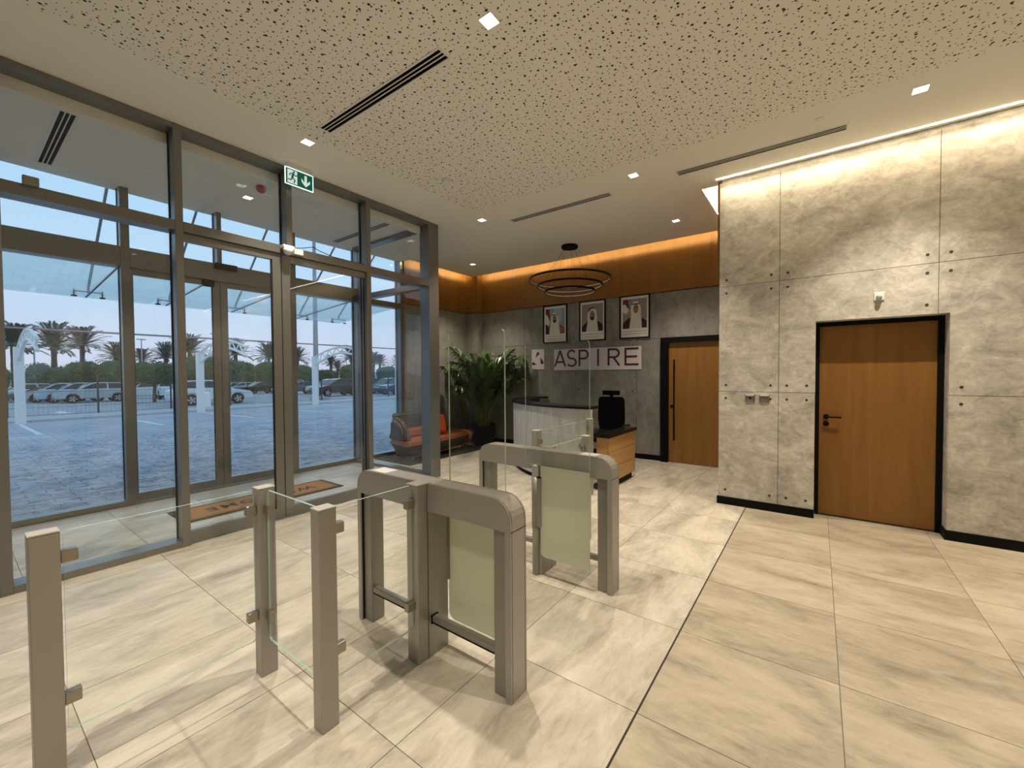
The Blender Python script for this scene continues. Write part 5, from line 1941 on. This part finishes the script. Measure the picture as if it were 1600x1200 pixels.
def car(kind, colr, x, y, heading, label):
    """heading: direction the front points, radians from -x axis of the mesh"""
    if kind not in PROTO: PROTO[kind] = car_mesh(kind)
    Pm = PROTO[kind]
    key = (kind, colr)
    if key not in PROTO:
        pm = {}
        for k in ('body', 'cabin'):
            pm[k] = Pm[k].copy()
            pm[k].materials.append(CP[colr])
        PROTO[key] = pm
    t = thing('parked_car', (x, y, gz(x) - 0.028), label, 'car', 'cars parked outside', rz=heading)
    inst('body', PROTO[key]['body'], t, (0, 0, 0))
    cbn = inst('cabin', PROTO[key]['cabin'], t, (0, 0, 0))
    inst('windows', Pm['windows'], cbn, (0, 0, 0))
    inst('headlamps', Pm['headlamps'], t, (0, 0, 0))
    S = SHAPES[kind]
    for sx in (-1, 1):
        for sy in (-1, 1):
            w = inst('wheel', Pm['wheel'], t, (sx * S['wb'], sy * (S['W'] - 0.09), S['wr']))
            inst('rim', Pm['rim'], w, (0, 0, 0))
    return t


LEFTW, RIGHTW = math.pi / 2, -math.pi / 2     # front toward -Y / +Y
car('suv', 'silver', -48.4, 7.35, LEFTW, 'nearest silver crossover in the left row of parked cars')
car('suv', 'pale', -51.4, 6.65, LEFTW, 'pale blue-silver car, second in the left row')
car('suv', 'silver', -54.4, 5.95, LEFTW, 'silver car, third in the left row')
car('sedan', 'grey', -57.2, 5.3, LEFTW, 'grey saloon, fourth in the left row')
car('suv', 'white', -60.0, 4.5, LEFTW, 'white estate car farthest back in the left row')
car('jeep', 'white', -49.5, 12.6, math.pi * 0.96, 'boxy white off-roader seen from its end between mullions')
car('suv', 'white', -55.0, 12.0, LEFTW, 'white car partly hidden behind the outer door stile')
car('suv', 'black', -53.0, 16.4, LEFTW, 'black car behind the boxy white off-roader')
car('suv', 'white', -33.4, 10.75, RIGHTW, 'white utility car side-on beside the second car port column')
car('sedan', 'black', -54.5, 22.4, LEFTW, 'black saloon seen side-on left of the meeting stiles')
car('sedan', 'pale', -57.6, 21.6, LEFTW, 'pale blue saloon behind the black saloon')
car('sedan', 'silver', -60.8, 21.2, LEFTW, 'silver saloon behind the pale blue saloon')
car('suv', 'white', -61.9, 29.6, LEFTW, 'white car at the back beside the door stiles')
car('sedan', 'grey', -47.0, 23.4, LEFTW, 'dark grey saloon nosing out beside the door stile')
car('suv', 'white', -45.0, 26.0, LEFTW, 'white car behind the third car port column')
car('suv', 'bronze', -36.9, 22.0, LEFTW, 'dark bronze crossover to the right of the grey pole')
car('suv', 'black', -40.2, 27.4, LEFTW, 'black crossover behind the bronze crossover')
for i, (x, y, c_, lb) in enumerate(((-58, 35.5, 'silver', 'silver car first in the far row right of the pole'), (-61, 35.0, 'white', 'white car second in the far row right of the pole'),
                                    (-60.6, 40.8, 'pale', 'pale car third in the far row right of the pole'), (-55, 38.5, 'white', 'white car nearest in the far right row'))):
    car('suv', c_, x, y, LEFTW, lb)
car('suv', 'bronze', -37.5, 28.5, LEFTW, 'bronze car left of the fourth car port column')
car('suv', 'blue', -33.5, 27.0, LEFTW, 'dark blue car behind the fourth car port column')
car('suv', 'white', -40.8, 35.0, LEFTW, 'white car at the far right beside the last mullion')
car('suv', 'pale', -50.0, 42.0, LEFTW, 'pale car in the background at the far right')
car('suv', 'silver', -53.0, 43.5, LEFTW, 'silver car in the background at the far right')

# ---------------- clipped trees, hedges and palms
def leafy(name, c1, c2):
    m, n, o = mat(name)
    p = N(n, 'ShaderNodeBsdfPrincipled', Roughness=0.7)
    g_ = N(n, 'ShaderNodeNewGeometry')
    nz = N(n, 'ShaderNodeTexNoise', Scale=2.2, Detail=8.0, Roughness=0.75)
    n.links.new(g_.outputs['Position'], nz.inputs['Vector'])
    r = ramp(n, [(0.35, c1), (0.68, c2)])
    n.links.new(nz.outputs['Fac'], r.inputs[0])
    n.links.new(r.outputs[0], p.inputs['Base Color'])
    n.links.new(p.outputs[0], o.inputs[0])
    return m


M['hedge'] = leafy('hedge_leaves', (0.02, 0.045, 0.022), (0.085, 0.16, 0.06))
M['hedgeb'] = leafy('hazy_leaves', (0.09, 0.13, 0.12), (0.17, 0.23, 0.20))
M['trunk'] = pbr('tree_trunk', (0.10, 0.085, 0.075), 0.9, noise_amt=0.3, noise_scale=8)
M['dpalm'] = pbr('date_palm_leaf', (0.085, 0.115, 0.09), 0.6, noise_amt=0.3, noise_scale=2)


def clump(x, y, rx, ry, z0, z1, label, mt='hedge', trunk=False, seed=0, nm='clipped_tree', cat='tree', group='clipped trees and hedges'):
    t = thing(nm, (x, y, gz(x)), label, cat, group)
    bm = BM()
    bmesh.ops.create_icosphere(bm, subdivisions=4, radius=1.0)
    for v in bm.verts:
        d = v.co.copy()
        e_ = 3.2
        k = (abs(d.x) ** e_ + abs(d.y) ** e_ + abs(d.z) ** e_) ** (-1 / e_)
        p = Vector((d.x * k * rx, d.y * k * ry, d.z * k * (z1 - z0) / 2))
        nzv = noise.fractal(p * 0.9 + Vector((seed * 7.1, 0, 0)), 1.0, 2.0, 4)
        nz2 = noise.noise(p * 5.0 + Vector((0, seed * 3.3, 0)))
        v.co = p * (1 + 0.10 * nzv) + d * 0.12 * nz2 + Vector((x, y, (z0 + z1) / 2))
    rr_ = random.Random(seed)
    base = [(v.co.copy(), v.normal.copy()) for v in bm.verts]
    cc = Vector((x, y, (z0 + z1) / 2))
    for _ in range(1500):
        p, _n = rr_.choice(base)
        o_ = (p - cc).normalized()
        p = p + o_ * rr_.uniform(-0.05, 0.12) + Vector((rr_.uniform(-.2, .2), rr_.uniform(-.2, .2), rr_.uniform(-.1, .1)))
        a_ = Vector((rr_.uniform(-1, 1), rr_.uniform(-1, 1), rr_.uniform(-0.6, 1))).normalized() * rr_.uniform(0.07, 0.16)
        b_ = o_.cross(a_) * 0.5
        bm.faces.new([bm.verts.new(p - a_), bm.verts.new(p + b_), bm.verts.new(p + a_), bm.verts.new(p - b_)])
    put('crown', bm, M[mt], t)
    if trunk:
        bm = BM()
        tube(bm, [(x, y, gz(x) - 0.05), (x + 0.05, y + 0.05, z0 + 0.4)], 0.1, 8, rs=[0.13, 0.09])
        put('trunk', bm, M['trunk'], t)
    else:
        bm = BM()
        tube(bm, [(x, y, gz(x) - 0.05), (x, y, z0 + 0.5)], 0.15, 8)
        put('trunk', bm, M['trunk'], t)
    return t


clump(-42.0, 9.75, 1.4, 1.55, 1.05, 2.55, 'clipped green tree on a thin trunk between left mullions', trunk=True, seed=1)
clump(-37.6, 11.9, 1.4, 1.85, 1.15, 2.95, 'clipped round green tree behind the second column', trunk=True, seed=2)
PXY = [(0, 3.1), (25, 4.17), (60, 5.56), (85, 6.67), (128, 8.63), (150, 9.64), (225, 13.56), (258, 15.48), (302, 18.24), (370, 22.99), (420, 26.98), (470, 31.45), (510, 35.45), (545, 39.33), (600, 46.2), (640, 52.0)]


def yat(px, X):
    for (a, b), (c, d) in zip(PXY[:-1], PXY[1:]):
        if a <= px <= c: return (b + (d - b) * (px - a) / (c - a)) * X / -62.0
    return PXY[-1][1] * X / -62.0


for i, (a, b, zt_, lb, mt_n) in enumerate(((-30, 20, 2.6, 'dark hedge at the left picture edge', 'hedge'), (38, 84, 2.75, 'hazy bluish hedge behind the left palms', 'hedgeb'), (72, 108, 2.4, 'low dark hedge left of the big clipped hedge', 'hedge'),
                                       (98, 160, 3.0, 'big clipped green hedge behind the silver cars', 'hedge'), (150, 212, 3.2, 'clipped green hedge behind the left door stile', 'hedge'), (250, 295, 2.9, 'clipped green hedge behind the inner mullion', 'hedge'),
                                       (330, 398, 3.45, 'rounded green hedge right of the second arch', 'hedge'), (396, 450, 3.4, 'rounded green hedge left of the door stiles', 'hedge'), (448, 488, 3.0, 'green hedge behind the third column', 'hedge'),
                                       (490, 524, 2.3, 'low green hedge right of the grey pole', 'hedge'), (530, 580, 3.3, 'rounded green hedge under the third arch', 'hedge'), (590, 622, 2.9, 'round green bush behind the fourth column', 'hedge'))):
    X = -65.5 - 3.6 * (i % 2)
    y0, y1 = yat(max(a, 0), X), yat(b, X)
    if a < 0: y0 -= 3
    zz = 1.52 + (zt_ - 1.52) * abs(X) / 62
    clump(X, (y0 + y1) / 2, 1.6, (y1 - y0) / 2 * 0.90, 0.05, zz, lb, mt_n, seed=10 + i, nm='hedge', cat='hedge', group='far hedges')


def palm_mesh(seed):
    r = random.Random(seed)
    bm = BM()
    for k in range(46):
        az = k * 2.399
        lv = k / 46
        lean = 0.12 + 1.65 * lv
        pa = frond_path((0, 0, 0), az, lean, r.uniform(2.3, 2.9), r.uniform(1.0, 1.8), 10)
        tube(bm, pa, 0.02, 4, rs=[0.035 - 0.003 * i for i in range(11)])
        frond(bm, pa, 0.62, 0.1, 3, 0.035, rnd=r, sag=0.25)
    me = bpy.data.meshes.new('crown')
    bm.to_mesh(me)
    bm.free()
    me.materials.append(M['dpalm'])
    return me


PALM = [palm_mesh(1), palm_mesh(2)]
for i, (px, zc, s_, X, lb) in enumerate(((22, 4.5, 1.0, -62, 'date palm crown at the far left behind the first column'), (84, 4.6, 1.0, -62, 'large date palm with brown trunk above the silver cars'),
                                     (128, 4.75, 0.92, -64, 'date palm above the big clipped hedge'), (181, 3.6, 0.7, -70, 'small date palm beside the outer door mullion'), (222, 3.4, 0.6, -70, 'small palm tips above the clipped tree'), (259, 3.7, 0.75, -68, 'date palm left of the inner mullion'),
                                     (296, 4.5, 0.95, -66, 'date palm left of the second arch'), (368, 4.3, 0.9, -70, 'date palm right of the second arch'), (420, 4.1, 0.9, -70, 'date palm above the rounded hedge left of the door stiles'),
                                     (464, 3.8, 0.8, -70, 'date palm right of the door stiles'), (517, 3.4, 0.6, -75, 'small far palm under the third arch'), (527, 2.6, 0.55, -76, 'smallest far palm under the third arch'),
                                     (549, 4.2, 0.9, -72, 'date palm at the right end of the third arch'), (583, 3.7, 0.75, -72, 'first palm right of the last inner mullion'), (593, 3.6, 0.7, -76, 'second palm right of the last inner mullion'), (622, 3.4, 0.75, -74, 'palm behind the fourth arch'))):
    X = (-71.0, -79.0, -87.0)[i % 3]
    s_ *= abs(X) / 66.0
    y = yat(px, X)
    z = 1.52 + (zc - 1.52) * abs(X) / 62
    t = thing('date_palm', (X, y, gz(X)), lb, 'palm', 'date palms beyond the car park')
    cr = inst('crown', PALM[i % 2], t, (0, 0, z - gz(X)), (0, 0, i * 1.3))
    cr.scale = (s_, s_, s_)
    bm = BM()
    g0 = gz(X)
    pts = [(X, y, g0 - 0.05)] + [(X + 0.1 * math.sin(k), y, g0 + (z - g0) * k / 8) for k in range(1, 9)]
    tube(bm, pts, 0.2, 8, rs=[0.26 + 0.03 * (k % 2) for k in range(9)])
    put('trunk', bm, M['trunk'], t)
